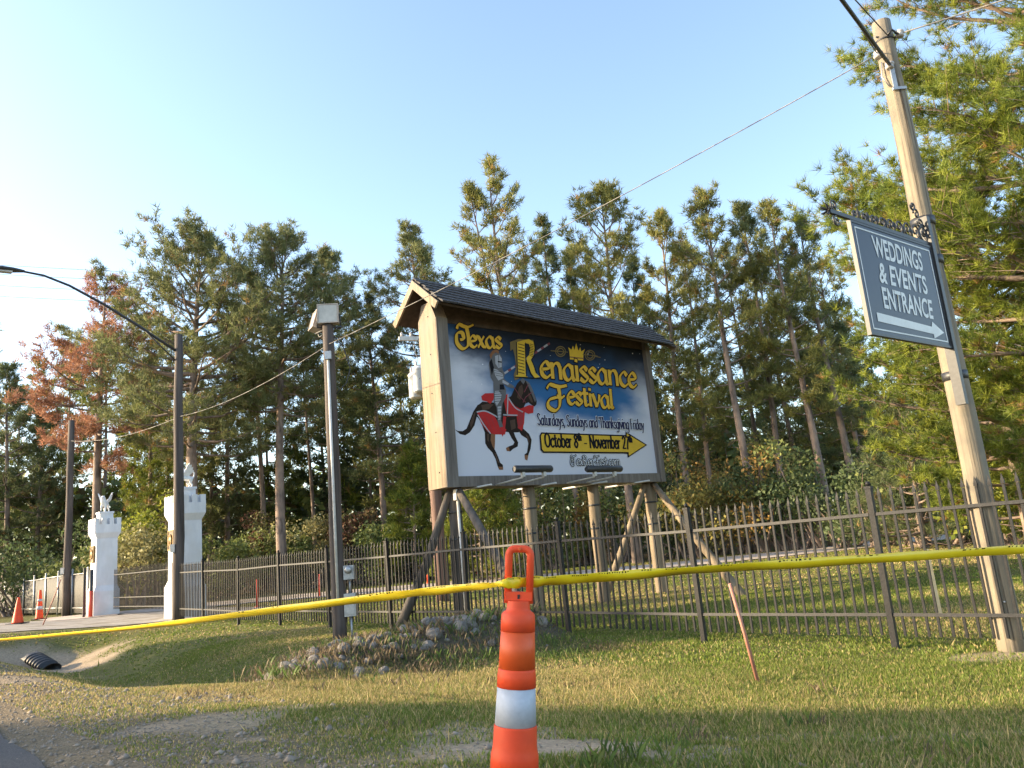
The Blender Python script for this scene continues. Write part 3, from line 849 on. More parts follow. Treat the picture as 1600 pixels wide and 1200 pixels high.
GL = {
 'a': (0.92, [BOWL, [S_, (0.72, 0.98), (0.72, 0.14)], [(0.72, 0.2), (0.80, 0.03), (0.94, 0.08)]]),
 'b': (0.85, [[S_, (0.12, 1.6), (0.12, 0.05)], [(0.12, 0.2), (0.4, 0.0), (0.74, 0.35), (0.70, 0.82), (0.42, 1.0), (0.12, 0.72)]]),
 'c': (0.74, [[(0.68, 0.80), (0.46, 1.0), (0.12, 0.66), (0.14, 0.2), (0.42, 0.0), (0.70, 0.18)]]),
 'd': (0.92, [BOWL, [S_, (0.72, 1.6), (0.72, 0.06)]]),
 'e': (0.76, [[(0.12, 0.50), (0.66, 0.62), (0.62, 0.90), (0.40, 1.0), (0.12, 0.62), (0.16, 0.16), (0.44, 0.0), (0.72, 0.2)]]),
 'g': (0.90, [BOWL, [(0.72, 0.98), (0.72, 0.2), (0.70, -0.32), (0.40, -0.52), (0.10, -0.38)]]),
 'h': (0.88, [[S_, (0.12, 1.6), (0.12, 0.0)], ARCH, [S_, (0.70, 0.8), (0.70, 0.0)]]),
 'i': (0.34, [[S_, (0.15, 1.0), (0.15, 0.0)], [S_, (0.15, 1.30), (0.17, 1.44)]]),
 'k': (0.82, [[S_, (0.12, 1.6), (0.12, 0.0)], [S_, (0.66, 1.0), (0.16, 0.46)], [S_, (0.30, 0.56), (0.74, 0.0)]]),
 'l': (0.36, [[(0.15, 1.6), (0.14, 0.5), (0.18, 0.06), (0.34, 0.08)]]),
 'm': (1.35, [[S_, (0.12, 1.0), (0.12, 0.0)], ARCH, [S_, (0.66, 0.8), (0.66, 0.0)], [(0.66, 0.62), (0.88, 0.96), (1.10, 0.98), (1.20, 0.74)], [S_, (1.20, 0.8), (1.20, 0.0)]]),
 'n': (0.88, [[S_, (0.12, 1.0), (0.12, 0.0)], ARCH, [S_, (0.70, 0.8), (0.70, 0.0)]]),
 'o': (0.84, [[(0.42, 1.0), (0.12, 0.72), (0.12, 0.28), (0.42, 0.0), (0.72, 0.28), (0.72, 0.72), (0.42, 1.0)]]),
 'r': (0.60, [[S_, (0.12, 1.0), (0.12, 0.0)], [(0.12, 0.6), (0.32, 0.94), (0.54, 0.94)]]),
 's': (0.68, [[(0.60, 0.82), (0.38, 1.0), (0.12, 0.78), (0.34, 0.52), (0.60, 0.26), (0.36, 0.0), (0.06, 0.16)]]),
 't': (0.60, [[(0.26, 1.38), (0.25, 0.4), (0.32, 0.04), (0.56, 0.12)], [S_, (0.02, 0.98), (0.54, 1.0)]]),
 'u': (0.88, [[(0.12, 1.0), (0.12, 0.3), (0.30, 0.0), (0.56, 0.08), (0.70, 0.34)], [S_, (0.70, 1.0), (0.70, 0.0)]]),
 'v': (0.80, [[(0.06, 1.0), (0.20, 0.6), (0.38, 0.02)], [(0.38, 0.02), (0.62, 0.5), (0.72, 1.0)]]),
 'x': (0.80, [[(0.04, 0.98), (0.25, 0.85), (0.52, 0.15), (0.76, 0.05)], [(0.72, 1.0), (0.45, 0.6), (0.06, 0.0)]]),
 'y': (0.82, [[(0.06, 1.0), (0.22, 0.55), (0.40, 0.05)], [(0.74, 1.0), (0.52, 0.3), (0.28, -0.38), (0.02, -0.48)]]),
 ',': (0.32, [[S_, (0.14, 0.1), (0.06, -0.25)]]),
 '.': (0.30, [[S_, (0.12, 0.10), (0.16, 0.02)]]),
 '-': (0.60, [[S_, (0.10, 0.5), (0.46, 0.5)]]),
 'S': (0.95, [[(0.80, 1.32), (0.50, 1.58), (0.14, 1.28), (0.42, 0.86), (0.80, 0.44), (0.46, 0.0), (0.08, 0.26)]]),
 'T': (1.0, [[S_, (0.02, 1.52), (0.98, 1.52)], [S_, (0.50, 1.52), (0.50, 0.0)], [S_, (0.04, 1.52), (0.03, 1.25)], [S_, (0.97, 1.52), (0.98, 1.25)]]),
 'F': (0.92, [[S_, (0.16, 1.56), (0.16, 0.0)], [S_, (0.04, 1.54), (0.86, 1.54)], [S_, (0.16, 0.85), (0.66, 0.85)]]),
 'O': (1.15, [[(0.56, 1.56), (0.16, 1.2), (0.16, 0.38), (0.56, 0.0), (0.98, 0.38), (0.98, 1.2), (0.56, 1.56)]]),
 'N': (1.18, [[S_, (0.18, 1.56), (0.18, 0.0)], [S_, (0.12, 1.56), (0.98, 0.02)], [S_, (0.98, 1.56), (0.98, 0.0)]]),
 '8': (0.86, [[(0.42, 1.56), (0.14, 1.24), (0.40, 0.86), (0.74, 0.42), (0.42, 0.0), (0.10, 0.40), (0.44, 0.86), (0.70, 1.22), (0.42, 1.56)]]),
 '2': (0.86, [[(0.12, 1.22), (0.40, 1.56), (0.72, 1.2), (0.50, 0.66), (0.10, 0.06)], [S_, (0.08, 0.06), (0.78, 0.06)]]),
 '7': (0.84, [[S_, (0.08, 1.48), (0.78, 1.48)], [(0.76, 1.46), (0.48, 0.8), (0.32, 0.0)]]),
 ' ': (0.50, []),
 'Q1': (1.25, [[(0.02, 1.36), (0.18, 1.66), (0.55, 1.55), (0.85, 1.52), (1.25, 1.72)], [(0.72, 1.52), (0.78, 0.8), (0.66, 0.1), (0.25, -0.14), (-0.10, 0.28), (-0.02, 0.95), (0.34, 1.05), (0.42, 0.62), (0.18, 0.52)]]),
 'Q2': (1.25, [[(0.00, 1.34), (0.20, 1.68), (0.6, 1.58), (0.9, 1.56), (1.32, 1.70)], [(0.76, 1.54), (0.80, 0.8), (0.70, -0.1), (0.38, -0.5), (-0.02, -0.22), (0.06, 0.35), (0.55, 0.62)], [(0.62, 0.70), (0.9, 0.62), (1.1, 0.80)]]),
 'Q3': (1.15, [[S_, (0.22, 1.62), (0.22, 0.0)], [(0.0, 1.45), (0.4, 1.66), (0.85, 1.45), (0.80, 1.0), (0.30, 0.85)], [(0.42, 0.85), (0.75, 0.5), (0.85, 0.06), (1.12, 0.05)]]),
}
SUBST = {'^': 'Q1', '~': 'Q2', '#': 'Q3'}
def strokes(text, sups=()):
    x = 0; out = []
    for i, ch in enumerate(text):
        adv, st = GL[SUBST.get(ch, ch)]
        s, dy = (0.52, 0.85) if i in sups else (1, 0)
        for q in st:
            pts = q[1:] if q and q[0] == S_ else spline(q)
            out.append([(x + p[0] * s, p[1] * s + dy) for p in pts])
        x += adv * s
    return out, x
def ribbon(pts, a, b, ang, grow=0.0):
    """variable width stroke of an elliptical pen (half axes a,b, angle ang)"""
    P_ = np.array(pts, float)
    T = np.zeros_like(P_)
    T[1:-1] = P_[2:] - P_[:-2]; T[0] = P_[1] - P_[0]; T[-1] = P_[-1] - P_[-2]
    T /= np.linalg.norm(T, axis=1)[:, None] + 1e-9
    N = np.stack([-T[:, 1], T[:, 0]], 1)
    ca, sa = math.cos(ang), math.sin(ang)
    h = np.sqrt((a * (N[:, 0] * ca + N[:, 1] * sa)) ** 2 + (b * (-N[:, 0] * sa + N[:, 1] * ca)) ** 2) + grow
    P_ = P_.copy(); P_[0] -= T[0] * (b * 0.6 + grow); P_[-1] += T[-1] * (b * 0.6 + grow)
    return P_ + N * h[:, None], P_ - N * h[:, None]
class Board:
    """a flat printed face: homography from traced points to the face plane"""
    def __init__(s, px, P0, ax_, w, z0, z1, nrm):
        # px: TL TR BR BL traced corners
        s.P0, s.a, s.w, s.z0, s.z1, s.n = Vector(P0), Vector(ax_), w, z0, z1, Vector(nrm)
        dst = [(0, z1 - z0), (w, z1 - z0), (w, 0), (0, 0)]
        A = []; B = []
        for (x, y), (X, Y) in zip(px, dst):
            A.append([x, y, 1, 0, 0, 0, -X * x, -X * y]); B.append(X)
            A.append([0, 0, 0, x, y, 1, -Y * x, -Y * y]); B.append(Y)
        s.H = np.append(np.linalg.solve(np.array(A), np.array(B)), 1).reshape(3, 3)
        s.layer = 0
    def loc(s, x, y):
        q = s.H @ np.array([x, y, 1.0]); return np.array([q[0] / q[2], q[1] / q[2]])
    def p3(s, q, lift):
        return Vector((s.P0.x, s.P0.y, 0)) + s.a * float(q[0]) + UP * (s.z0 + float(q[1])) + s.n * lift
    def poly(s, mb, pts, lift):
        vs = [s.p3(s.loc(*p), lift) for p in pts]
        ar = sum(s.loc(*pts[i])[0] * s.loc(*pts[(i + 1) % len(pts)])[1] - s.loc(*pts[(i + 1) % len(pts)])[0] * s.loc(*pts[i])[1] for i in range(len(pts)))
        if ar < 0: vs.reverse()
        mb.add(vs, [tuple(range(len(vs)))])
    def text(s, mb, txt, A, B, xh, pen, lift, grow=0.0, sups=(), step=0.00006):
        st, wtot = strokes(txt, sups)
        a = s.loc(*A); b2 = s.loc(*B)
        L = np.linalg.norm(b2 - a); dx = (b2 - a) / L; dy = np.array([-dx[1], dx[0]])
        sx = L / wtot
        pa, pb, ang = pen
        for i, q in enumerate(st):
            pts = [a + dx * p[0] * sx + dy * p[1] * xh for p in q]
            l, r = ribbon(pts, pa, pb, ang, grow)
            n = len(pts)
            vs = [s.p3(v, lift + i * step) for v in l] + [s.p3(v, lift + i * step) for v in r]
            mb.add(vs, [(n + k, n + k + 1, k + 1, k) for k in range(n - 1)])
    def line(s, mb, pts, w, lift, sp=False):
        q = [s.loc(*p) for p in (spline(pts) if sp else pts)]
        l, r = ribbon(q, w / 2, w / 2, 0)
        n = len(q)
        mb.add([s.p3(v, lift) for v in l] + [s.p3(v, lift) for v in r], [(n + k, n + k + 1, k + 1, k) for k in range(n - 1)])

# ------------------------------------------------------------------ the festival billboard
BA = Vector((math.cos(0.70), math.sin(0.70), 0)); BN = Vector((BA.y, -BA.x, 0))
BP = Vector((-1.338, 15.9, 0)); BW, BZ0, BZ1 = 6.38, 2.99, 6.30
DEP = 0.46
bb = thing('billboard', (BP.x, BP.y, gz1(BP.x, BP.y)), 'roofed wooden billboard with a knight on horseback advertising a festival', 'billboard')
bx3 = (BA, BN, UP)
def B3(a, n, z): return Vector((BP.x, BP.y, 0)) + BA * a + BN * n + UP * z
def panel_material():
    mt = bpy.data.materials.new('billboard_print_night_sky_and_mist')
    mt.use_nodes = True
    nt = mt.node_tree; L = nt.links
    bs = nt.nodes['Principled BSDF']; bs.inputs['Roughness'].default_value = 0.75; bs.inputs['Specular IOR Level'].default_value = 0.15
    uv = nt.nodes.new('ShaderNodeTexCoord'); sp = nt.nodes.new('ShaderNodeSeparateXYZ'); L.new(uv.outputs['UV'], sp.inputs[0])
    no = nt.nodes.new('ShaderNodeTexNoise'); no.inputs['Scale'].default_value = 3.2; no.inputs['Detail'].default_value = 6
    L.new(uv.outputs['UV'], no.inputs['Vector'])
    def mth(op, a, b_=None, c=None):
        n = nt.nodes.new('ShaderNodeMath'); n.operation = op
        for i, q in enumerate((a, b_, c)):
            if q is None: continue
            if isinstance(q, (int, float)): n.inputs[i].default_value = q
            else: L.new(q, n.inputs[i])
        return n.outputs[0]
    def sstep(x, a, b_):
        n = nt.nodes.new('ShaderNodeMapRange'); n.interpolation_type = 'SMOOTHSTEP'
        L.new(x, n.inputs['Value']); n.inputs['From Min'].default_value = a; n.inputs['From Max'].default_value = b_
        return n.outputs['Result']
    U_, V_ = sp.outputs[0], sp.outputs[1]
    nz = mth('MULTIPLY', mth('SUBTRACT', no.outputs['Fac'], 0.5), 0.5)
    v2 = mth('ADD', V_, nz); u2 = mth('ADD', U_, nz)
    side = mth('MULTIPLY', sstep(u2, 0.02, 0.27), mth('SUBTRACT', 1.0, sstep(u2, 0.80, 1.02)))
    top = sstep(v2, 0.72, 1.0)
    blue = mth('MULTIPLY', sstep(v2, 0.27, 0.52), mth('MAXIMUM', side, top))
    navy = mth('MULTIPLY', sstep(v2, 0.52, 0.95), sstep(mth('ADD', u2, mth('MULTIPLY', v2, 0.22)), 0.12, 0.36))
    m1 = nt.nodes.new('ShaderNodeMix'); m1.data_type = 'RGBA'; L.new(blue, m1.inputs['Factor'])
    m1.inputs['A'].default_value = (0.60, 0.60, 0.66, 1); m1.inputs['B'].default_value = (0.035, 0.125, 0.29, 1)
    m2 = nt.nodes.new('ShaderNodeMix'); m2.data_type = 'RGBA'; L.new(navy, m2.inputs['Factor'])
    L.new(m1.outputs['Result'], m2.inputs['A']); m2.inputs['B'].default_value = (0.014, 0.018, 0.030, 1)
    L.new(m2.outputs['Result'], bs.inputs['Base Color'])
    return mt
M['print'] = panel_material()
def flat(name, c, rough=0.5):
    M[name] = mat(name, c, tuple(min(1, q * 1.12) for q in c), 0.75, 6, spec=0.15)
flat('ink_yellow', (0.62, 0.36, 0.045)); flat('ink_black', (0.008, 0.008, 0.012)); flat('ink_white', (0.72, 0.72, 0.74)); flat('ink_navy', (0.03, 0.03, 0.07))
flat('ink_horse', (0.022, 0.014, 0.011)); flat('ink_red', (0.42, 0.026, 0.026)); flat('ink_steel', (0.12, 0.115, 0.12)); flat('ink_pale_steel', (0.34, 0.34, 0.37)); flat('ink_brown', (0.22, 0.10, 0.05)); flat('ink_maroon', (0.18, 0.05, 0.06)); flat('ink_dullgold', (0.17, 0.12, 0.05)); flat('ink_gold', (0.60, 0.38, 0.04))
b = MB()
vs = [B3(0, 0, BZ0), B3(BW, 0, BZ0), B3(BW, 0, BZ1), B3(0, 0, BZ1)]
b.add(vs + [v - BN * 0.05 for v in vs], [(0, 1, 2, 3), (7, 6, 5, 4), (0, 4, 5, 1), (1, 5, 6, 2), (2, 6, 7, 3), (3, 7, 4, 0)])
panel = b.build('printed_panel', 'print', bb)
uvl = panel.data.uv_layers.new(name='UVMap')
for lp_ in panel.data.loops:
    co = panel.data.vertices[lp_.vertex_index].co + origin(bb) - B3(0, 0, BZ0)
    uvl.data[lp_.index].uv = (co.dot(BA) / BW, co.z / (BZ1 - BZ0))
bd = Board([(694, 505), (1003, 545), (1027, 742), (711, 741)], BP, BA, BW, BZ0, BZ1, BN)
def C1(x, y): return (600 + x / 3.478, 430 + y / 3.478)
def C2(x, y): return (690 + x / 5, 500 + y / 5)
def ink(name, mt, polys, conv, lift):
    mb = MB()
    for i, p in enumerate(polys): bd.poly(mb, [conv(*q) for q in p], lift + i * 0.00015)
    return mb.build(name, mt, panel)
def word(name, txt, A, B, xh, pen, fill, out, g, lift, sups=()):
    if out:
        mb = MB(); bd.text(mb, txt, C1(*A), C1(*B), xh, pen, lift, g, sups); mb.build(name + '_outline', out, panel)
    mb = MB(); bd.text(mb, txt, C1(*A), C1(*B), xh, pen, lift + 0.004, 0, sups); mb.build(name, fill, panel)
NIB = (0.062, 0.024, 0.6)
# horse and rider (print)
ink('horse_tail', 'ink_horse', [[(98, 842), (125, 856), (160, 858), (190, 838), (215, 775), (240, 710), (275, 655), (310, 660), (268, 745), (250, 815), (215, 868), (180, 890), (140, 880)]], C2, 0.002)
ink('horse_far_legs', 'ink_brown', [[(370, 870), (408, 870), (406, 960), (402, 1015), (388, 1015), (368, 950)]], C2, 0.0022)
ink('horse_body', 'ink_horse', [
    [(275, 660), (310, 632), (395, 640), (480, 620), (530, 590), (552, 540), (578, 490), (606, 462), (640, 468), (668, 492), (690, 530), (712, 580), (728, 630), (726, 655), (712, 672), (690, 662), (664, 640), (640, 650), (618, 700), (628, 780), (622, 850), (585, 872), (520, 872), (460, 862), (400, 870), (340, 800), (262, 745)],
    [(262, 735), (300, 790), (328, 870), (332, 955), (352, 990), (385, 1025), (410, 1075), (425, 1130), (437, 1158), (468, 1158), (466, 1122), (446, 1105), (430, 1060), (408, 1010), (388, 980), (372, 930), (375, 880), (400, 850), (380, 740)],
    [(580, 850), (625, 845), (668, 885), (688, 930), (680, 1000), (664, 1045), (652, 1092), (638, 1082), (632, 1045), (652, 1030), (662, 960), (652, 922), (610, 895)],
    [(505, 860), (548, 865), (562, 905), (584, 950), (580, 982), (545, 1000), (522, 1020), (496, 1014), (490, 992), (512, 980), (545, 968), (555, 948), (532, 915)]], C2, 0.003)
ink('horse_hooves', 'ink_brown', [[(430, 1135), (440, 1160), (468, 1160), (468, 1138)], [(632, 1048), (636, 1082), (654, 1092), (662, 1052)], [(490, 990), (496, 1016), (518, 1018), (512, 985)]], C2, 0.0045)
ink('horse_mask', 'ink_steel', [[(640, 465), (672, 490), (700, 550), (722, 620), (715, 640), (690, 580), (660, 510)], [(600, 468), (620, 450), (640, 470), (625, 500)]], C2, 0.0045)
flat('ink_horse_sheen', (0.075, 0.045, 0.032))
for sheen_ in [
    [(300, 660), (350, 648), (395, 655), (360, 690), (310, 700)], [(345, 880), (362, 880), (360, 945), (345, 930)], [(590, 520), (615, 500), (625, 560), (600, 620), (575, 600)],
    [(520, 780), (560, 770), (565, 840), (530, 855)], [(400, 1030), (412, 1030), (436, 1100), (428, 1110)], [(640, 885), (664, 905), (672, 950), (662, 955), (650, 915)],
    [(215, 800), (240, 730), (258, 705), (245, 780), (222, 840)], [(664, 560), (684, 590), (700, 640), (684, 640), (664, 600)]]:
    ink('horse_sheen', 'ink_horse_sheen', [sheen_], C2, 0.0042)
ink('red_caparison', 'ink_red', [
    [(268, 712), (300, 700), (345, 708), (400, 738), (425, 790), (492, 850), (482, 888), (400, 886), (352, 868), (300, 800)],
    [(300, 590), (330, 568), (402, 566), (394, 618), (370, 650), (345, 632), (308, 622)],
    [(470, 600), (500, 572), (520, 620), (560, 668), (600, 690), (640, 672), (672, 660), (705, 668), (700, 722), (662, 730), (635, 715), (630, 800), (612, 862), (582, 838), (572, 745), (500, 748), (488, 700)],
    [(470, 745), (492, 750), (480, 870), (462, 905), (455, 880)]], C2, 0.005)
mb = MB()
for pl_ in ([(268, 712), (330, 705), (400, 738), (430, 760)], [(470, 735), (520, 738), (575, 740)], [(512, 610), (560, 680), (620, 715)], [(505, 580), (500, 740)], [(275, 735), (320, 810), (370, 878)]):
    bd.line(mb, [C2(*q) for q in pl_], 0.03, 0.0068, True)
mb.build('harness_trim', 'ink_pale_steel', panel)
mb = MB(); bd.line(mb, [C1(640, 535), C1(888, 368)], 0.05, 0.0062); mb.build('lance', 'ink_maroon', panel)
mb = MB()
for k in range(7):
    t = k / 7 + 0.03
    a_ = (640 + 248 * t, 535 - 167 * t); b_ = (a_[0] + 16, a_[1] - 10.8)
    bd.line(mb, [C1(*a_), C1(*b_)], 0.045, 0.0072)
mb.build('lance_bands', 'ink_pale_steel', panel)
ink('knight_armour', 'ink_steel', [
    [(368, 290), (398, 255), (438, 255), (458, 290), (460, 375), (480, 420), (472, 455), (512, 488), (552, 512), (546, 532), (500, 518), (466, 492), (490, 540), (488, 600), (462, 650), (452, 780), (468, 828), (440, 832), (424, 780), (418, 680), (398, 640), (394, 560), (392, 480), (372, 445), (358, 350)]], C2, 0.0085)
ink('knight_highlights', 'ink_pale_steel', [
    [(405, 280), (436, 268), (456, 300), (456, 365), (430, 372), (408, 340)], [(395, 378), (420, 385), (465, 420), (470, 452), (430, 470), (405, 430)],
    [(462, 462), (512, 492), (505, 506), (462, 488)], [(402, 552), (432, 548), (455, 580), (448, 620), (418, 665), (402, 630)], [(424, 672), (452, 668), (446, 770), (430, 775)]], C2, 0.010)
ink('knight_shadows', 'ink_black', [[(425, 318), (455, 322), (455, 332), (426, 328)], [(440, 500), (470, 500), (478, 540), (440, 540)], [(360, 330), (378, 300), (396, 370), (380, 430)]], C2, 0.012)
mb = MB()
for q in ([(640, 640), (600, 600), (552, 524)], [(690, 560), (640, 600), (620, 640)], [(660, 500), (630, 560)]): bd.line(mb, [C2(*p) for p in q], 0.018, 0.0128)
mb.build('reins', 'ink_maroon', panel)
mb = MB()
for k_ in range(5): bd.line(mb, [C2(398, 560 + k_ * 18), C2(452, 556 + k_ * 18)], 0.010, 0.0130)
for k_ in range(4): bd.line(mb, [C2(424, 690 + k_ * 24), C2(452, 688 + k_ * 24)], 0.010, 0.0132)
for k_ in range(3): bd.line(mb, [C2(398 + k_ * 6, 392 + k_ * 18), C2(456 + k_ * 4, 404 + k_ * 18)], 0.009, 0.0134)
bd.line(mb, [C2(430, 268), C2(434, 365)], 0.010, 0.0136)
mb.build('armour_lines', 'ink_black', panel)
mb = MB()
for k_ in range(6): bd.line(mb, [C2(585 + k_ * 7, 700 + k_ * 3), C2(580 + k_ * 7, 840 - k_ * 6)], 0.010, 0.0075)
for k_ in range(4): bd.line(mb, [C2(300 + k_ * 40, 740 + k_ * 12), C2(340 + k_ * 38, 830 + k_ * 14)], 0.009, 0.0076)
mb.build('cloth_folds', 'ink_maroon', panel)
ink('knight_plume', 'ink_brown', [[(362, 272), (382, 240), (410, 226), (434, 240), (432, 262), (408, 250), (388, 268), (372, 300)]], C2, 0.013)
# lettering
word('first_word_initial', '^', (402, 388), (492, 392), 0.30, (0.055, 0.020, 0.7), 'ink_yellow', 'ink_black', 0.019, 0.014)
word('first_word_letters', 'exas', (458, 390), (634, 396), 0.255, (0.046, 0.018, 0.7), 'ink_yellow', 'ink_black', 0.019, 0.014)
word('second_word_letters', 'enaissance', (838, 550), (1372, 611), 0.375, NIB, 'ink_yellow', 'ink_black', 0.026, 0.014)
word('third_word_initial', '~', (882, 700), (985, 706), 0.285, (0.062, 0.022, 0.7), 'ink_yellow', 'ink_black', 0.023, 0.014)
word('third_word_letters', 'estival', (984, 697), (1242, 725), 0.305, (0.056, 0.022, 0.6), 'ink_yellow', 'ink_black', 0.023, 0.014)
word('weekend_line', 'Saturdays, Sundays and Thanksgiving Friday', (822, 812), (1410, 845), 0.175, (0.020, 0.009, 0.0), 'ink_navy', 'ink_white', 0.010, 0.014)
word('web_address', '^ex#en~est.com', (1006, 1032), (1274, 1038), 0.135, (0.010, 0.005, 0.5), 'ink_white', 'ink_black', 0.018, 0.014)
ink('date_arrow_edge', 'ink_black', [[(842, 852), (1305, 872), (1306, 851), (1427, 928), (1318, 997), (1315, 974), (852, 963), (838, 948), (832, 870)]], C1, 0.014)
ink('date_arrow', 'ink_gold', [[(846, 860), (1312, 880), (1312, 864), (1416, 928), (1324, 986), (1322, 966), (856, 955), (846, 942), (840, 872)]], C1, 0.016)
word('month_day_start', 'October 8th', (862, 931), (1064, 939), 0.205, (0.027, 0.018, 0.0), 'ink_black', None, 0, 0.018, (9, 10))
word('date_dash', '-', (1074, 939), (1098, 940), 0.205, (0.026, 0.012, 0.0), 'ink_black', None, 0, 0.018)
word('month_day_end', 'November 27th', (1106, 940), (1346, 950), 0.205, (0.027, 0.018, 0.0), 'ink_black', None, 0, 0.018, (11, 12))
# big ornate R
ink('great_initial_scroll', 'ink_dullgold', [[(675, 362), (720, 345), (800, 350), (800, 362), (735, 368), (722, 400), (720, 470), (735, 520), (722, 560), (700, 570), (694, 540), (708, 500), (700, 440), (690, 400), (676, 410)]], C1, 0.0135)
mb = MB()
bd.poly(mb, [C1(*q) for q in [(712, 362), (752, 350), (758, 540), (770, 552), (700, 548), (718, 536)]], 0.0155)
mb.build('great_initial_stem', 'ink_gold', panel)
mb = MB()
bd.poly(mb, [C1(*q) for q in [(740, 352), (775, 346), (800, 360), (806, 395), (800, 435), (786, 458), (800, 490), (812, 530), (836, 552), (806, 556), (788, 530), (774, 490), (764, 466), (764, 446), (778, 430), (782, 395), (776, 372), (760, 368), (744, 372)]], 0.0162)
mb.build('great_initial_bowl', 'ink_gold', panel)
mb = MB()
for k in range(10):
    bd.line(mb, [C1(718, 372 + k * 17), C1(750, 380 + k * 17)], 0.018, 0.0175)
for q in ([(757, 366), (761, 548)], [(708, 364), (714, 540)], [(700, 552), (838, 560)], [(762, 468), (786, 536), (806, 558)], [(806, 362), (810, 400), (804, 440), (790, 458), (818, 530)]):
    bd.line(mb, [C1(*p) for p in q], 0.022, 0.018)
for k in range(8): bd.line(mb, [C1(781, 372 + k * 9), C1(800, 378 + k * 9)], 0.015, 0.0185)
mb.build('great_initial_lines', 'ink_black', panel)
# crown and scroll rings
ink('printed_crown', 'ink_gold', [[(1000, 455), (996, 410), (990, 388), (1008, 402), (1016, 380), (1024, 404), (1034, 366), (1046, 408), (1056, 388), (1062, 412), (1082, 398), (1074, 420), (1072, 462)]], C1, 0.0135)
mb = MB(); bd.line(mb, [C1(1000, 442), C1(1074, 450)], 0.03, 0.0142); mb.build('printed_crown_band', 'ink_brown', panel)
mb = MB()
for cx, cy in ((948, 412), (1110, 432)):
    for rr in (27, 17):
        bd.line(mb, [C1(cx + rr * math.cos(t * math.pi / 8), cy + rr * math.sin(t * math.pi / 8)) for t in range(17)], 0.028, 0.0135 + rr * 1e-5)
    bd.line(mb, [C1(cx - 40, cy - 4), C1(cx + 40, cy + 4)], 0.02, 0.0145)
bd.line(mb, [C1(895, 408), C1(925, 412)], 0.02, 0.0145); bd.line(mb, [C1(1135, 438), C1(1168, 444)], 0.02, 0.0145)
mb.build('printed_scroll_rings', 'ink_dullgold', panel)
mb = MB()
rsn = random.Random(77)
for k in range(46):
    x, y = rsn.uniform(420, 1390), rsn.uniform(330, 720)
    if y > 620 and (x < 900 or x > 1280): continue
    s_ = rsn.choice((1.6, 2, 2.4, 3.4))
    bd.poly(mb, [C1(x + s_ * math.cos(t * math.pi / 3), y + s_ * math.sin(t * math.pi / 3)) for t in range(6)], 0.0012)
mb.build('printed_stars', 'ink_white', panel)
# back face, frame
b = MB(); b.box(B3(BW / 2, -DEP + 0.03, (BZ0 + BZ1) / 2), (BW, 0.05, BZ1 - BZ0), bx3); b.build('back_panel', 'timber', bb)
b = MB()
zt_ = 6.62
for a0 in (-0.30, BW + 0.002):
    w_ = 0.298 if a0 < 0 else 0.16
    poly = [B3(a0, 0.10, BZ0 - 0.22), B3(a0, 0.10, zt_ - 0.22), B3(a0, -DEP / 2 + 0.16, zt_ + 0.14), B3(a0, -DEP / 2 - 0.16, zt_ + 0.14), B3(a0, -DEP - 0.10, zt_ - 0.22), B3(a0, -DEP - 0.10, BZ0 - 0.22)]
    mb = MB(); mb.prism(poly, BA * w_); mb.build('side_board', 'timberwarm' if a0 < 0 else 'timber', bb)
# front cover boards of the posts
b = MB(); b.box(B3(-0.151, 0.115, (BZ0 + zt_) / 2 - 0.24), (0.29, 0.026, zt_ - BZ0 - 0.02), bx3); b.build('corner_board', 'timber', bb)
b = MB(); b.box(B3(BW + 0.082, 0.115, (BZ0 + zt_) / 2 - 0.24), (0.16, 0.026, zt_ - BZ0 - 0.02), bx3); b.build('corner_board', 'timber', bb)
b = MB(); b.box(B3(BW / 2, -DEP / 2, BZ0 - 0.113), (BW - 0.004, DEP + 0.16, 0.22), bx3); b.build('bottom_beam', 'timber', bb)
b = MB(); b.box(B3(BW / 2, -DEP / 2, BZ1 + 0.13), (BW - 0.004, DEP + 0.02, 0.25), bx3); b.build('top_beam', 'soffit', bb)
r_ = random.Random(6)
for k in range(9):
    z = BZ0 + 0.1 + k * 0.42
    b = MB(); b.lathe(B3(-0.30, -0.15 - 0.5 * (k % 2) + r_.uniform(-0.05, 0.05), z), [(0.014, 0), (0.014, 0.01), (0.004, 0.014)], 8, -BA); b.build('bolt_head', 'darkmetal', bb)
# roof
RA0, RA1 = -0.56, BW + 0.66
RZ, EZ, EN = 7.20, 6.50, 0.62         # ridge height, eave height, eave reach from the panel plane
rc = -DEP / 2
RDROP = -0.030
BAR = (BA + UP * RDROP).normalized()
def roof_slope(sgn):
    return (B3(0, rc, RZ), B3(0, rc + sgn * (EN - rc), EZ))
rid, ev = roof_slope(1)
sl = (ev - rid); sl_len = sl.length; sld = sl.normalized()
r1 = MB()
nF = BAR.cross(sld); nF = nF if nF.z > 0 else -nF
ridb, evb = roof_slope(-1)
slb = (evb - ridb).normalized(); nB = BAR.cross(slb); nB = nB if nB.z > 0 else -nB
for s0, s1, nn in ((rid, ev, nF), (ridb, evb, nB)):
    poly = [s0 + BAR * RA0, s1 + BAR * RA0, s1 + BAR * RA0 - nn * 0.05, s0 + BAR * RA0 - UP * 0.065]
    r1.prism(poly, BAR * (RA1 - RA0))
roof = r1.build('roof', 'soffit', bb)
for a0 in (RA0 - 0.045, RA1 + 0.002):
    for s0, s1, nn in ((rid, ev, nF), (ridb, evb, nB)):
        d_ = (s1 - s0).normalized()
        poly = [s0 + BAR * a0 + UP * 0.03, s1 + BAR * a0 + d_ * 0.03 + nn * 0.02, s1 + BAR * a0 + d_ * 0.03 - nn * 0.14, s0 + BAR * a0 - UP * 0.17]
        mb = MB(); mb.prism(poly, BAR * 0.043); mb.build('barge_board', 'timberwarm', roof)
nrow = 6; step = sl_len / nrow
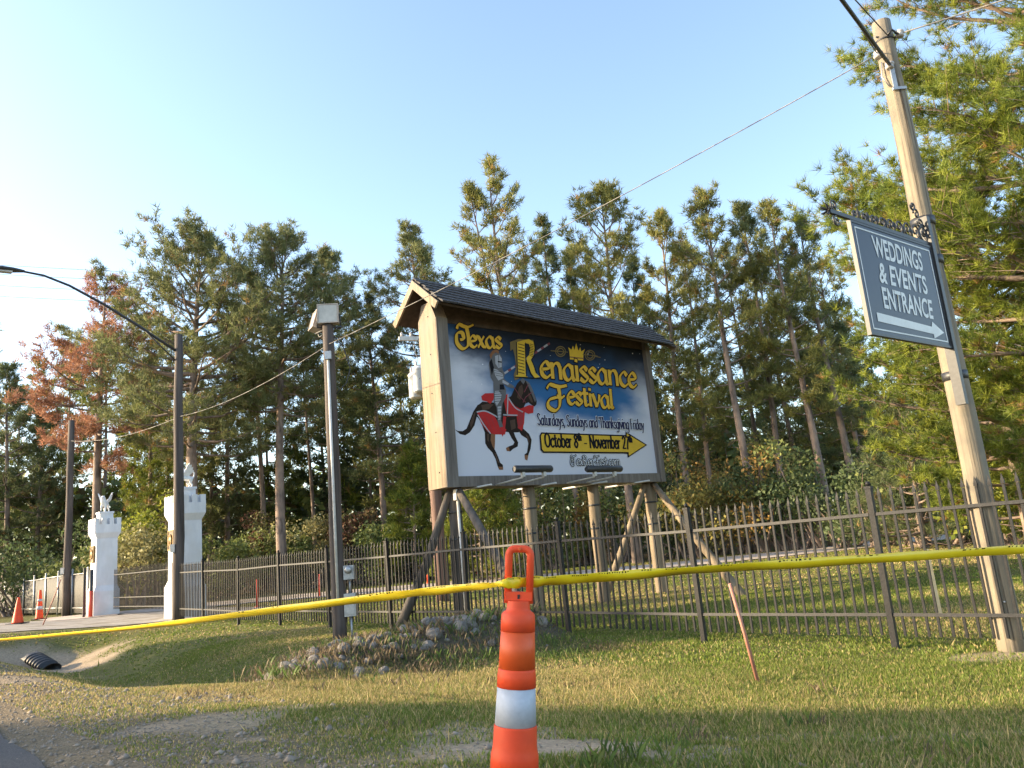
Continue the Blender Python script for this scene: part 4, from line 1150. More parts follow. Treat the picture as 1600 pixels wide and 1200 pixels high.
ncol = 40; cw = (RA1 - RA0) / ncol
sh = MB(); sh.box((0, 0, 0), (cw * 0.94, step * 1.28, 0.022), (BAR, sld, nF)); sh_me = sh.mesh('shingle', 'shingle', Vector((0, 0, 0)))
sb_me = []
for w_, l_ in ((0.90, 1.28), (0.96, 1.34), (0.93, 1.22)):
    q = MB(); q.box((0, 0, 0), (cw * w_, step * l_, 0.036), (BAR, sld, nF)); sb_me.append(q.mesh('shingle', 'shingle', Vector((0, 0, 0))))
for i in range(nrow):
    for j in range(ncol):
        a_ = RA0 + (j + 0.5 + (0.25 if i % 2 else -0.0)) * cw + r_.uniform(-0.008, 0.008)
        if a_ > RA1 - cw * 0.3: continue
        c = rid + sld * (step * (i + 0.5) + 0.04 + r_.uniform(-0.012, 0.012)) + BAR * a_ + nF * (0.046 + r_.uniform(0, 0.006))
        o = link('shingle', r_.choice(sb_me), roof, c - ORIGIN[bb])
        # tip each course over the one below
        o.rotation_euler = Matrix.Rotation(0.115 + r_.uniform(-0.01, 0.01), 3, -BAR if True else BAR).to_euler()
mb = MB()
for i in range(nrow):
    for j in range(ncol):
        c = ridb + slb * (step * (i + 0.5) + 0.04) + BAR * (RA0 + (j + 0.5) * cw) + nB * (0.034 + r_.uniform(0, 0.006))
        mb.box(c, (cw * 0.94, step * 1.25, 0.022), (BAR, slb, nB))
tag(mb.build('rear_shingles', 'shingle', roof), kind='stuff')
for j in range(20):
    mb = MB(); L_ = (RA1 - RA0) / 20
    ca = RA0 + (j + 0.5) * L_
    c = B3(0, rc, RZ + 0.066 + (j % 2) * 0.006) + BAR * ca
    mb.box(c + BN * 0.05 - UP * 0.025, (L_ * 1.04, 0.15, 0.022), (BAR, sld, nF)); mb.box(c - BN * 0.05 - UP * 0.026, (L_ * 1.04, 0.15, 0.022), (BAR, slb, nB))
    mb.build('ridge_cap', 'shingle', roof)
# supports
sup = []
for a_ in (0.10, 2.15, 4.2, BW - 0.12):
    q = B3(a_, -DEP / 2, 0); g = gz1(q.x, q.y)
    mb = MB(); mb.tube(pole_pts(q.x, q.y, g - 0.3, BZ0 - 0.2, 8, 0.012, int(a_ * 10)), [0.155 - 0.02 * i / 8 for i in range(9)], 14)
    mb.build('support_post', 'darklog' if a_ < 1 else 'supportlog', bb)
    sup.append(q)
    for zb in (2.25, 1.7):
        mb = MB(); mb.lathe((q.x, q.y, zb), [(0.145, 0), (0.157, 0.004), (0.157, 0.04), (0.145, 0.044)], 14); mb.build('steel_band', 'darkmetal', bb)
def brace(p, foot, mt, r0=0.075, mid=0.04):
    f = Vector((foot[0], foot[1], gz1(*foot) - 0.12)); p = Vector(p)
    md = f.lerp(p, 0.5) + Vector((mid, 0, 0))
    mb = MB(); mb.tube([f, f.lerp(md, 0.5), md, md.lerp(p, 0.5), p], [r0 * 1.25, r0 * 1.15, r0 * 1.05, r0, r0 * 0.9], 10); mb.build('brace', mt, bb)
brace(sup[0] + UP * 2.72 - BA * 0.1, (-2.78, 16.0), 'darklog', 0.085, 0.08)
brace(sup[0] + UP * 2.74 + BN * 0.15, (0.12, 12.95), 'darklog', 0.085, 0.03)
brace(sup[3] + UP * 2.74 - BA * 0.15, (1.72, 19.6), 'supportlog', 0.085, 0.02)
brace(sup[3] + UP * 2.74 + BN * 0.15, (4.62, 17.2), 'supportlog', 0.085, -0.02)
c0 = sup[0] + BN * 0.19 - BA * 0.05
mb = MB(); mb.tube([c0 + UP * -0.1, c0 + UP * 2.55], 0.03, 8); mb.build('conduit', 'conduit', bb)
mb = MB(); mb.box(c0 + UP * 2.62, (0.14, 0.10, 0.22), bx3); mb.build('junction_box', 'conduit', bb)
# lamp bars on arms, front and back
def lamp_bar(a0, a1, n_, z, side):
    c0_, c1_ = B3(a0, n_, z), B3(a1, n_, z)
    mb = MB(); mb.tube([c0_, c0_.lerp(c1_, 0.03), c0_.lerp(c1_, 0.97), c1_], [0.055, 0.075, 0.075, 0.055], 12); o = mb.build('lamp_bar', 'darkmetal', bb)
    for t in (0.22, 0.78):
        e = c0_.lerp(c1_, t)
        root_ = B3(a0 + (a1 - a0) * t, 0.06 if side > 0 else -DEP - 0.06, BZ0 - 0.20)
        mb = MB(); mb.tube([root_, e - UP * 0.17 - BN * 0.02 * side, e - UP * 0.13, e - UP * 0.06], 0.017, 6); mb.box(e - UP * 0.11, (0.07, 0.07, 0.09), bx3)
        mb.build('lamp_arm', 'conduit', o)
q_ = bd.loc
for xa, xb in ((803, 862), (916, 971)):
    # walk out along the face normal until the bar spans the traced pixels
    def hit(px, py, n_):
        d = ray(px, py); c = Vector((0, 0, EYE))
        t = (B3(0, n_, 0) - c).dot(BN) / d.dot(BN)
        p = c + d * t
        return (p - Vector((BP.x, BP.y, 0))).dot(BA), p.z
    aa, zz = hit(xa, 733, 1.0); ab, _ = hit(xb, 733, 1.0)
    lamp_bar(aa, ab, 1.0, zz, 1)
for aa in (1.2, 4.9): lamp_bar(aa, aa + 0.95, -DEP - 1.1, BZ0 + 0.1, -1)
for a_ in (0.5, 2.3, 3.9, 5.4):
    mb = MB(); mb.tube([B3(a_, -DEP - 0.5, BZ0 - 0.24), B3(a_, 0.55, BZ0 - 0.235)], 0.02, 6); mb.build('light_conduit', 'conduit', bb)

# ------------------------------------------------------------------ hanging sign on the pale pole
K = 0.962
SA = Vector((math.cos(0.653), math.sin(0.653), 0)); SN = Vector((SA.y, -SA.x, 0))
SP = Vector((3.602 * K, 7.424 * K, 0)); SW = 1.705 * K; SZ0 = EYE + (3.259 - EYE) * K; SZ1 = SZ0 + 1.2 * K
sg = thing('hanging_sign', (SP.x, SP.y, SZ0), 'dark slate sign reading weddings and events entrance on a scrolled iron bracket', 'sign')
sx3 = (SA, SN, UP)
def S3(a, n, z): return Vector((SP.x, SP.y, 0)) + SA * a + SN * n + UP * z
b = MB(); b.box(S3(SW / 2, -0.0175, (SZ0 + SZ1) / 2), (SW - 0.02, 0.030, SZ1 - SZ0 - 0.02), sx3); face = b.build('sign_face', 'signface', sg)
b = MB()
for z in (SZ0, SZ1): b.box(S3(SW / 2, -0.0175, z), (SW + 0.024, 0.042, 0.024), sx3)
for a_ in (0, SW): b.box(S3(a_, -0.0175, (SZ0 + SZ1) / 2), (0.024, 0.040, SZ1 - SZ0 - 0.024), sx3)
b.build('sign_frame', 'galv' if False else 'darkmetal', sg)
sd = Board([(1329.5, 344.5), (1453.7, 386), (1486, 542.5), (1362, 521)], SP, SA, SW, SZ0, SZ1, SN)
def C3(x, y): return (1280 + x / 4, 300 + y / 4)
b = MB()
ins = 0.055
for z in (SZ0 + ins, SZ1 - ins): b.box(S3(SW / 2, -0.0005, z), (SW - 2 * ins + 0.012, 0.004, 0.014), sx3)
for a_ in (ins, SW - ins): b.box(S3(a_, -0.0005, (SZ0 + SZ1) / 2), (0.014, 0.0038, SZ1 - SZ0 - 2 * ins - 0.014), sx3)
b.build('border_line', 'signwhite', face)
def font_word(txt, quad, parent, name, mt, bold=0.03):
    cu = bpy.data.curves.new('t', 'FONT'); cu.body = txt; cu.size = 1; cu.offset = bold; cu.resolution_u = 4
    o = bpy.data.objects.new('t', cu); COL.objects.link(o)
    dg = bpy.context.evaluated_depsgraph_get(); dg.update()
    me = bpy.data.meshes.new_from_object(o.evaluated_get(dg))
    bpy.data.objects.remove(o)
    co = np.array([v.co[:] for v in me.vertices])
    mn, mx_ = co.min(0), co.max(0)
    tl, tr, br, bl = [sd.loc(*C3(*q)) for q in quad]
    for v in me.vertices:
        s_ = (v.co.x - mn[0]) / (mx_[0] - mn[0]); t_ = (v.co.y - mn[1]) / (mx_[1] - mn[1])
        p = (bl * (1 - s_) + br * s_) * (1 - t_) + (tl * (1 - s_) + tr * s_) * t_
        v.co = sd.p3(p, 0.0015) - origin(sg)
    me.materials.clear(); me.materials.append(M[mt]); me.name = name
    return link(name, me, parent)
font_word('WEDDINGS', [(324, 268), (636, 380), (650, 497), (350, 402)], face, 'lettering', 'signwhite', 0.022)
font_word('& EVENTS', [(368, 434), (664, 528), (680, 643), (380, 566)], face, 'lettering', 'signwhite', 0.022)
font_word('ENTRANCE', [(387, 590), (700, 676), (714, 797), (408, 728)], face, 'lettering', 'signwhite', 0.022)
b = MB(); sd.poly(b, [C3(*q) for q in [(357, 752), (702, 842), (704, 810), (779, 880), (720, 915), (714, 888), (366, 808)]], 0.0015); b.build('arrow', 'signwhite', face)
# bracket: bar above, mounting channel on the pole, scrolls
b = MB(); b.box(S3(SW / 2 - 0.12, -0.025, SZ1 + 0.045), (SW + 0.42, 0.035, 0.04), sx3); bar = b.build('bracket_bar', 'darkmetal', sg)
b = MB(); b.box(S3(SW + 0.05, -0.03, SZ0 + 0.45), (0.07, 0.10, 2.15), sx3); b.build('mounting_channel', 'darkmetal', sg)
for z in (SZ1 + 0.36, SZ1 - 0.12, SZ0 - 0.32):
    b = MB(); b.lathe((PX, PY, z), [(0.116, 0), (0.132, 0.004), (0.132, 0.10), (0.116, 0.104)], 18); b.build('pole_clamp', 'darkmetal', sg)
def scroll(cx, cz, r, turns, start, dirn):
    n = int(18 * turns)
    pts = []
    for i in range(n + 1):
        t = i / n; a = start + dirn * t * turns * 2 * math.pi
        rr = r * (1 - 0.82 * t)
        pts.append(S3(cx + rr * math.cos(a), -0.025, cz + rr * math.sin(a)))
    mb = MB(); mb.tube(pts, 0.0105, 6); mb.build('scroll', 'darkmetal', bar)
rr_ = random.Random(5)
for k in range(9):
    a_ = 0.15 + k * (SW - 0.2) / 8
    r = 0.045 + 0.060 * (k / 8) ** 1.2
    scroll(a_, SZ1 + 0.065 + r, r, 1.35, -1.57 if k % 2 else -1.57, 1 if k % 2 else -1)
    mb = MB(); mb.lathe(S3(a_ + 0.07, -0.025, SZ1 + 0.06), [(0.008, 0), (0.012, 0.03), (0.026, 0.06), (0.02, 0.085), (0.004, 0.12)], 6); mb.build('leaf_bud', 'darkmetal', bar)
for k in range(4): scroll(SW - 0.02 - 0.05 * k, SZ1 + 0.20 + 0.09 * k, 0.085 - 0.008 * k, 1.2, 3.14, 1 if k % 2 else -1)
for k in range(5):
    an = k * 1.25
    mb = MB(); c = S3(-0.34, -0.025, SZ1 + 0.05)
    mb.tube([c, c + SA * (-0.03) + UP * (0.045 * math.sin(an)) + SN * 0.04 * math.cos(an), c + SA * (-0.07) + UP * (0.06 * math.sin(an)) + SN * 0.05 * math.cos(an)], [0.008, 0.013, 0.004], 6); mb.build('finial_leaf', 'darkmetal', bar)
scroll(-0.22, SZ1 + 0.13, 0.065, 1.3, -1.57, -1); scroll(-0.22, SZ1 - 0.04, 0.06, 1.3, 1.57, 1)

# ------------------------------------------------------------------ near channelizer cone
NC = at(803, 1080, 3.45)
NX, NY = NC.x, 3.45
NX -= 0.045
NG = gz1(NX, NY)
nc = thing('channelizer_cone', (NX, NY, NG), 'tall orange channelizer cone with loop handle in front of the fence', 'traffic cone')
nc.rotation_euler = (0.0, math.radians(6.6), 0)
def L3(z): return Vector((0, 0, z))
topz = 1.07
def lath(prof, name, mt, parent=nc, n=32):
    b = MB(); b.lathe((0, 0, 0), prof, n)
    me = b.mesh(name, mt, Vector((0, 0, 0)))
    return link(name, me, parent)
b = MB(); 
ang_n = 8
pts = [(math.cos(2 * math.pi * k / 8 + math.pi / 8) * 0.21, math.sin(2 * math.pi * k / 8 + math.pi / 8) * 0.21) for k in range(8)]
b.prism([Vector((x, y, 0)) for x, y in pts], Vector((0, 0, 0.045))); link('rubber_base', b.mesh('rubber_base', 'rubber', Vector((0, 0, 0))), nc)
lath([(0.15, 0.045), (0.122, 0.052), (0.110, 0.058)], 'lower_body', 'orange')
lath([(0.1035, 0.0585), (0.0985, 0.158)], 'orange_band', 'orangereflect')
lath([(0.1010, 0.1585), (0.1000, 0.230), (0.0955, 0.246), (0.0925, 0.265), (0.0905, 0.340), (0.0890, 0.347)], 'body_ring', 'orange')
lath([(0.0872, 0.3475), (0.0812, 0.496)], 'white_band', 'whitereflect')
lath([(0.0828, 0.4965), (0.0822, 0.545), (0.0808, 0.553), (0.0802, 0.562), (0.0788, 0.571)], 'body_ring', 'orange')
lath([(0.0784, 0.5715), (0.0736, 0.722)], 'orange_band', 'orangereflect')
lath([(0.0745, 0.7225), (0.0735, 0.765), (0.072, 0.790), (0.066, 0.800), (0.053, 0.808), (0.050, 0.818), (0.050, 0.846), (0.0495, 0.848)], 'shoulder', 'orange')
# loop handle: rounded rectangle swept with a flattened round section
lw, lz0, lz1, rr = 0.047, 0.838, 1.068, 0.027
path = []
def arc(cx, cz, a0, a1, r=rr):
    for i in range(7):
        a = a0 + (a1 - a0) * i / 6
        path.append(Vector((cx + r * math.cos(a), 0, cz + r * math.sin(a))))
path.append(Vector((lw, 0, lz0)))
arc(lw - rr, lz1 - rr, 0, math.pi / 2)
arc(-lw + rr, lz1 - rr, math.pi / 2, math.pi)
path.append(Vector((-lw, 0, lz0)))
b = MB(); b.tube(path, 0.0165, 12)
b.box((0, 0, 0.868), (0.114, 0.038, 0.036)); b.box((0, 0, 0.838), (0.086, 0.052, 0.022))
hm = b.mesh('loop_handle', 'orange', Vector((0, 0, 0)))
ho = link('loop_handle', hm, nc)
b = MB(); b.box((0, -0.020, 0.866), (0.010, 0.004, 0.018)); link('tape_slot', b.mesh('tape_slot', 'rubber', Vector((0, 0, 0))), ho)
b = MB(); b.lathe((0, -0.0160, 1.068), [(0.008, 0), (0.008, 0.003), (0.005, 0.003)], 12, (0, -1, 0)); link('moulded_mark', b.mesh('moulded_mark', 'orangereflect', Vector((0, 0, 0))), ho)

# far cones on the driveway
def far_cone(px, py, Y, h, r, bands, label, skinny):
    p = at(px, py, Y); x, y = p.x, Y
    g = gz1(x, y) + 0.022
    t = thing('traffic_cone', (x, y, g), label, 'traffic cone')
    b = MB(); b.box((x, y, g + 0.02), (r * 2.9, r * 2.9, 0.04)); b.build('rubber_base', 'rubber', t)
    R0 = r; R1 = 0.045 if not skinny else 0.055
    b = MB(); b.lathe((x, y, g + 0.04), [(R0 * 1.08, 0), (R0, 0.04), (R1, h - 0.03), (R1 * 0.7, h)], 20); o = b.build('cone_body', 'orange', t)
    for z0, z1 in bands:
        f = lambda z: R0 + (R1 - R0) * (z - 0.04) / (h - 0.07) + 0.006
        b = MB(); b.lathe((x, y, g + 0.04), [(f(z0), z0), (f(z1), z1)], 20); b.build('white_collar', 'whitereflect', o)
far_cone(27, 986, 29.4, 0.92, 0.19, [], 'plain orange traffic cone on the driveway edge, shorter of the pair', False)
far_cone(61, 974, 34.0, 1.20, 0.15, [(0.38, 0.52), (0.72, 0.82)], 'slim orange cone with white collars beside the screened fence', True)

# orange delineator posts inside the grounds
for (px, py, Y, h, lab) in ((402, 950, 30.1, 1.05, 'orange marker post inside the fence nearest the white towers'),
                            (500, 932, 35.1, 0.98, 'orange marker post by the inner drive just left of the floodlight pole'),
                            (669, 912, 38.5, 0.98, 'orange marker post beside the reddish transformer pole'),
                            (746, 897, 46.0, 0.95, 'orange marker post under the billboard between its left legs')):
    p = at(px, py, Y); g = gz1(p.x, Y)
    b = MB(); b.tube([(p.x, Y, g - 0.05), (p.x + 0.01, Y, g + h * 0.5), (p.x + rf.uniform(-0.03, 0.03), Y, g + h)], 0.055, 10); b.lathe((p.x, Y, g - 0.02), [(0.10, 0), (0.09, 0.05), (0.058, 0.08)], 10)
    tag(b.build('marker_post', 'redpost', None, (p.x, Y, g)), lab, 'marker post', 'orange marker posts')
# stakes
p = at(1183, 1060, 7.9); p.z = gz1(p.x, p.y)
pt = at(1140, 912, 7.75)
b = MB(); b.tube([p - (pt - p).normalized() * 0.12, p.lerp(pt, 0.5) + Vector((0.008, 0, 0)), pt], [0.019, 0.018, 0.016], 6)
tag(b.build('rusty_stake', 'stakered', None, p), 'thin reddish stake leaning in the lawn in front of the fence', 'stake')
p = at(1471, 973, 11.3); p.z = gz1(p.x, p.y)
b = MB(); b.box(p + UP * 0.42, (0.05, 0.025, 1.0), (Vector((1, 0, 0)), Vector((0, 1, 0)), Vector((-0.02, 0, 1)).normalized())); b.box(p + UP * 0.93 + Vector((-0.011, 0, 0)), (0.05, 0.026, 0.03))
tag(b.build('survey_stake', 'stakepale', None, p), 'pale yellow wooden stake standing behind the fence near the sign pole', 'stake')
p = at(557, 1010, 14.6); p.z = gz1(p.x, p.y)
b = MB(); b.box(p + UP * 0.06, (0.07, 0.05, 0.26)); b.box(p + UP * 0.2, (0.06, 0.04, 0.03))
tag(b.build('wooden_stub', 'timber', None, p), 'short weathered wooden stub beside the floodlight pole', 'stake')
# culvert pipe end
cp = at(62, 1030, 19.6); cp.z = gz1(cp.x, cp.y) + 0.05
b = MB()
d = (at(78, 1040, 19.4) - at(46, 1021, 19.8)).normalized()
cp = at(46, 1024, 19.8)
sd1 = d.cross(UP).normalized(); sd2 = sd1.cross(d).normalized()
n = 22; vs = []; fs = []
rp = random.Random(3)
for (rad, off) in ((0.19, 0.0), (0.19, 1.0), (0.165, 1.0), (0.165, 0.0)):
    for k in range(n):
        a = 2 * math.pi * k / n
        vs.append(cp + sd1 * (rad * 1.25 * math.cos(a)) + sd2 * (rad * 0.72 * math.sin(a)) + d * (off + (0.16 * math.sin(a + 0.6) + 0.03 * math.sin(5 * a) if off == 0 else 0)))
for j in range(4):
    for k in range(n):
        fs.append((j * n + k, j * n + (k + 1) % n, ((j + 1) % 4) * n + (k + 1) % n, ((j + 1) % 4) * n + k))
b.add(vs, fs, True)
for j in range(6):
    vs = []; fs = []
    for (rad, off) in ((0.186, 0), (0.205, 0.02), (0.205, 0.05), (0.186, 0.07)):
        for k in range(n):
            a = 2 * math.pi * k / n
            vs.append(cp + sd1 * (rad * 1.25 * math.cos(a)) + sd2 * (rad * 0.72 * math.sin(a)) + d * (0.22 + j * 0.11 + off))
    for q in range(3):
        for k in range(n):
            fs.append((q * n + k, q * n + (k + 1) % n, (q + 1) * n + (k + 1) % n, (q + 1) * n + k))
    b.add(vs, fs, True)
tag(b.build('culvert_pipe', 'pipeblack', None, cp), 'crumpled black plastic culvert pipe end poking from the sandy ditch', 'pipe')

# ------------------------------------------------------------------ caution tape
M['tape'] = mat('yellow_caution_tape', (0.84, 0.58, 0.008), (0.90, 0.66, 0.015), 0.36, 9)
Rz = Matrix.Rotation(math.radians(6.6), 3, 'Y')
def cone_pt(x, y, z): return Vector((NX, NY, NG)) + Rz @ Vector((x, y, z))
tp_pts = []
def tpx(px, py, Y): return at(px, py, Y)
lead = [tpx(-60, 1006, 10.2), tpx(0, 1000, 9.7), tpx(200, 982, 7.6), tpx(400, 957, 5.5), tpx(600, 932, 4.5), tpx(700, 921, 3.95), tpx(770, 914, 3.5), tpx(789, 911.5, NY - 0.035), tpx(808, 910.5, NY - 0.002), tpx(826, 909.5, NY + 0.032), tpx(850, 908, 3.5), tpx(950, 901, 3.6), tpx(1100, 890, 3.8), tpx(1300, 877, 4.2), tpx(1600, 858, 4.8), tpx(1700, 851, 5.05)]
fine = []
for i in range(len(lead) - 1):
    p0 = lead[max(0, i - 1)]; p1 = lead[i]; p2 = lead[i + 1]; p3 = lead[min(len(lead) - 1, i + 2)]
    for k in range(8):
        t = k / 8
        fine.append(0.5 * ((2 * p1) + (p2 - p0) * t + (2 * p0 - 5 * p1 + 4 * p2 - p3) * t * t + (3 * p1 - p0 - 3 * p2 + p3) * t ** 3))
fine.append(lead[-1])
def tape_roll(i, p):
    n_ = len(fine)
    # seen width tells how far the band is turned edge-on
    s_ = 0.5 + 0.5 * math.sin(i * 0.11 + 0.6)
    return 0.75 + 0.35 * s_
mid = min(range(len(fine)), key=lambda i: (fine[i] - Vector((NX, NY, fine[i].z))).length)
mb = MB(); dk = MB()
W0 = 0.075
prev = None
edge = []
for i, p in enumerate(fine):
    t = (fine[min(i + 1, len(fine) - 1)] - fine[max(i - 1, 0)]).normalized()
    side = t.cross(UP).normalized()
    if i < mid: w = 0.052; roll = 0.5 + 0.25 * math.sin(i * 0.13)
    else: w = 0.064; roll = 0.35 + 0.2 * math.sin(i * 0.09)
    roll += 0.25 * (float(vnoise(np.array([i * 0.37]), np.array([3.3]))[0]) - 0.5) * 2 + 0.5 * math.exp(-((i - 34) / 3.0) ** 2) + 0.25 * math.exp(-((i - 96) / 3.0) ** 2)
    gather = math.exp(-((i - mid) / 7.0) ** 2)
    w = w * (1 - 0.55 * gather)
    if i > mid: w *= 0.80
    e = (UP * math.cos(roll) + side * math.sin(roll)).normalized()
    w *= 0.86 + 0.28 * float(vnoise(np.array([i * 0.55]), np.array([9.1]))[0])
    bow = side * 0.007 * math.sin(i * 0.5) + e * 0.004 * math.sin(i * 1.1)
    edge.append((p + e * w / 2, p + bow, p - e * w / 2, e, side, w))
vs = []; fs = []
for a_, c_, b_, e, s_, w in edge: vs += [a_, c_, b_]
for i in range(len(edge) - 1):
    for j in (0, 1): fs.append((i * 3 + j, i * 3 + 3 + j, i * 3 + 4 + j, i * 3 + 1 + j))
mb.add(vs, fs, True)
tape = thing('caution_tape', lead[0], 'yellow caution tape strung through the orange cone across the scene', 'tape')
o = mb.build('tape_band', 'tape', tape)
so_ = o.modifiers.new('t', 'SOLIDIFY'); so_.thickness = 0.0012; so_.offset = 0
rk = random.Random(8)
camv = Vector((0, 0, EYE))
i = 2
while i < len(edge) - 2:
    if abs(i - mid) < 3 or rk.random() < 0.50: i += 1; continue
    a_, c_, b_, e, s_, w = edge[i]
    a2, c2, b2, e2, s2, w2 = edge[i + 1]
    nn = (a2 - a_).cross(e).normalized()
    if nn.dot(camv - c_) < 0: nn = -nn
    for k in range(4 if i > 30 else 2):
        t0 = k * 0.25 + rk.uniform(0, 0.08); t1 = t0 + rk.uniform(0.06, 0.14)
        h0, h1 = 0.08, rk.uniform(0.22, 0.40)
        def E(t, h): return a_.lerp(a2, t).lerp(c_.lerp(c2, t), h) + nn * 0.0022
        dk.add([E(t0, h0), E(t1, h0), E(t1, h1), E(t0, h1)], [(0, 1, 2, 3)])
    i += 1
tag(dk.build('printed_marks', 'ink_black', tape), kind='stuff')

# ------------------------------------------------------------------ rock berm
rb = random.Random(31)
x, y = uv2xy(9.0, 6.5)
berm = thing('rock_berm', (x, y, gz1(x, y)), 'low weedy berm of pale loose rocks between cone and floodlight pole', 'rocks')
rock_me = []
for k in range(9):
    bm = bmesh.new(); bmesh.ops.create_icosphere(bm, subdivisions=2, radius=1)
    sd_ = rb.random() * 50
    sq_ = (rb.uniform(0.8, 1.25), rb.uniform(0.75, 1.1), rb.uniform(0.55, 0.85))
    planes = [(Vector((rb.gauss(0, 1), rb.gauss(0, 1), rb.gauss(0, 1))).normalized(), rb.uniform(0.62, 0.85)) for _ in range(7)]
    for v in bm.verts:
        for pn, pd in planes:
            dd = v.co.dot(pn)
            if dd > pd: v.co -= pn * (dd - pd) * 0.85
        q = v.co * 1.7 + Vector((sd_, 0, 0))
        v.co *= 0.93 + 0.16 * float(vnoise(q.x + q.z * 1.3, q.y + q.z * 0.7))
        v.co = Vector((v.co.x * sq_[0], v.co.y * sq_[1], v.co.z * sq_[2]))
    me = bpy.data.meshes.new('rock'); bm.to_mesh(me); bm.free(); me.materials.append(M['rock'])
    me.polygons.foreach_set('use_smooth', [rb.random() < 0.0] * len(me.polygons))
    rock_me.append(me)
for k in range(290):
    v = rb.uniform(4.3, 8.3)
    u = 9.2 + 0.25 * math.sin(v * 1.3) + rb.gauss(0.05, 0.48)
    x, y = uv2xy(u, v)
    r = min(0.15, 0.028 + rb.expovariate(1 / 0.030)) * (1.0 if v < 7.5 else 0.8)
    o = link('rock', rb.choice(rock_me), berm, Vector((x, y, gz1(x, y) + r * 0.25)) - ORIGIN[berm])
    o.scale = (r, r, r); o.rotation_euler = (rb.uniform(-0.5, 0.5), rb.uniform(-0.5, 0.5), rb.uniform(0, 6.3))

# ------------------------------------------------------------------ gravel along the road edge
R = np.random.RandomState(5)
N = 75000
u = R.uniform(-4, 22, N); v = R.uniform(1.1, 4.6, N)
x = FU.x * u + FV.x * v; y = FU.y * u + FV.y * v
g_, s_, d_, b_, w_ = zones(x, y)
keep = (R.rand(N) < np.clip(g_ * 0.5 + s_ * 0.15, 0.010, 1)) & (y > 2.2) & (R.rand(N) < np.clip(11.0 / (np.hypot(x, y) ** 1.15), 0, 1))
x, y = x[keep], y[keep]; n = len(x)
z = ground_z(x, y)
rad = np.clip(R.lognormal(-4.85, 0.5, n), 0.004, 0.034)
octv = np.array([(1, 0, 0), (0, 1, 0), (-1, 0, 0), (0, -1, 0), (0, 0, 0.75), (0, 0, -0.6)], float)
octf = np.array([(0, 1, 4), (1, 2, 4), (2, 3, 4), (3, 0, 4), (1, 0, 5), (2, 1, 5), (3, 2, 5), (0, 3, 5)])
an = R.uniform(0, 6.28, n)
V = np.repeat(octv[None], n, 0) * (1 + R.uniform(-0.35, 0.35, (n, 6, 1)))
V[:, :, 0] *= R.uniform(0.8, 1.5, n)[:, None]
cx = V[:, :, 0] * np.cos(an)[:, None] - V[:, :, 1] * np.sin(an)[:, None]; cy = V[:, :, 0] * np.sin(an)[:, None] + V[:, :, 1] * np.cos(an)[:, None]
V[:, :, 0], V[:, :, 1] = cx, cy
V = V * rad[:, None, None] + np.stack([x, y, z + rad * 0.15], 1)[:, None]
idx = (np.arange(n)[:, None, None] * 6 + octf[None]).reshape(-1)
me = fast_mesh('gravel', V.reshape(-1, 3), 3, idx, 'gravelstone')
tag(link('gravel', me), 'loose grey gravel scattered along the road shoulder', 'gravel', kind='stuff')

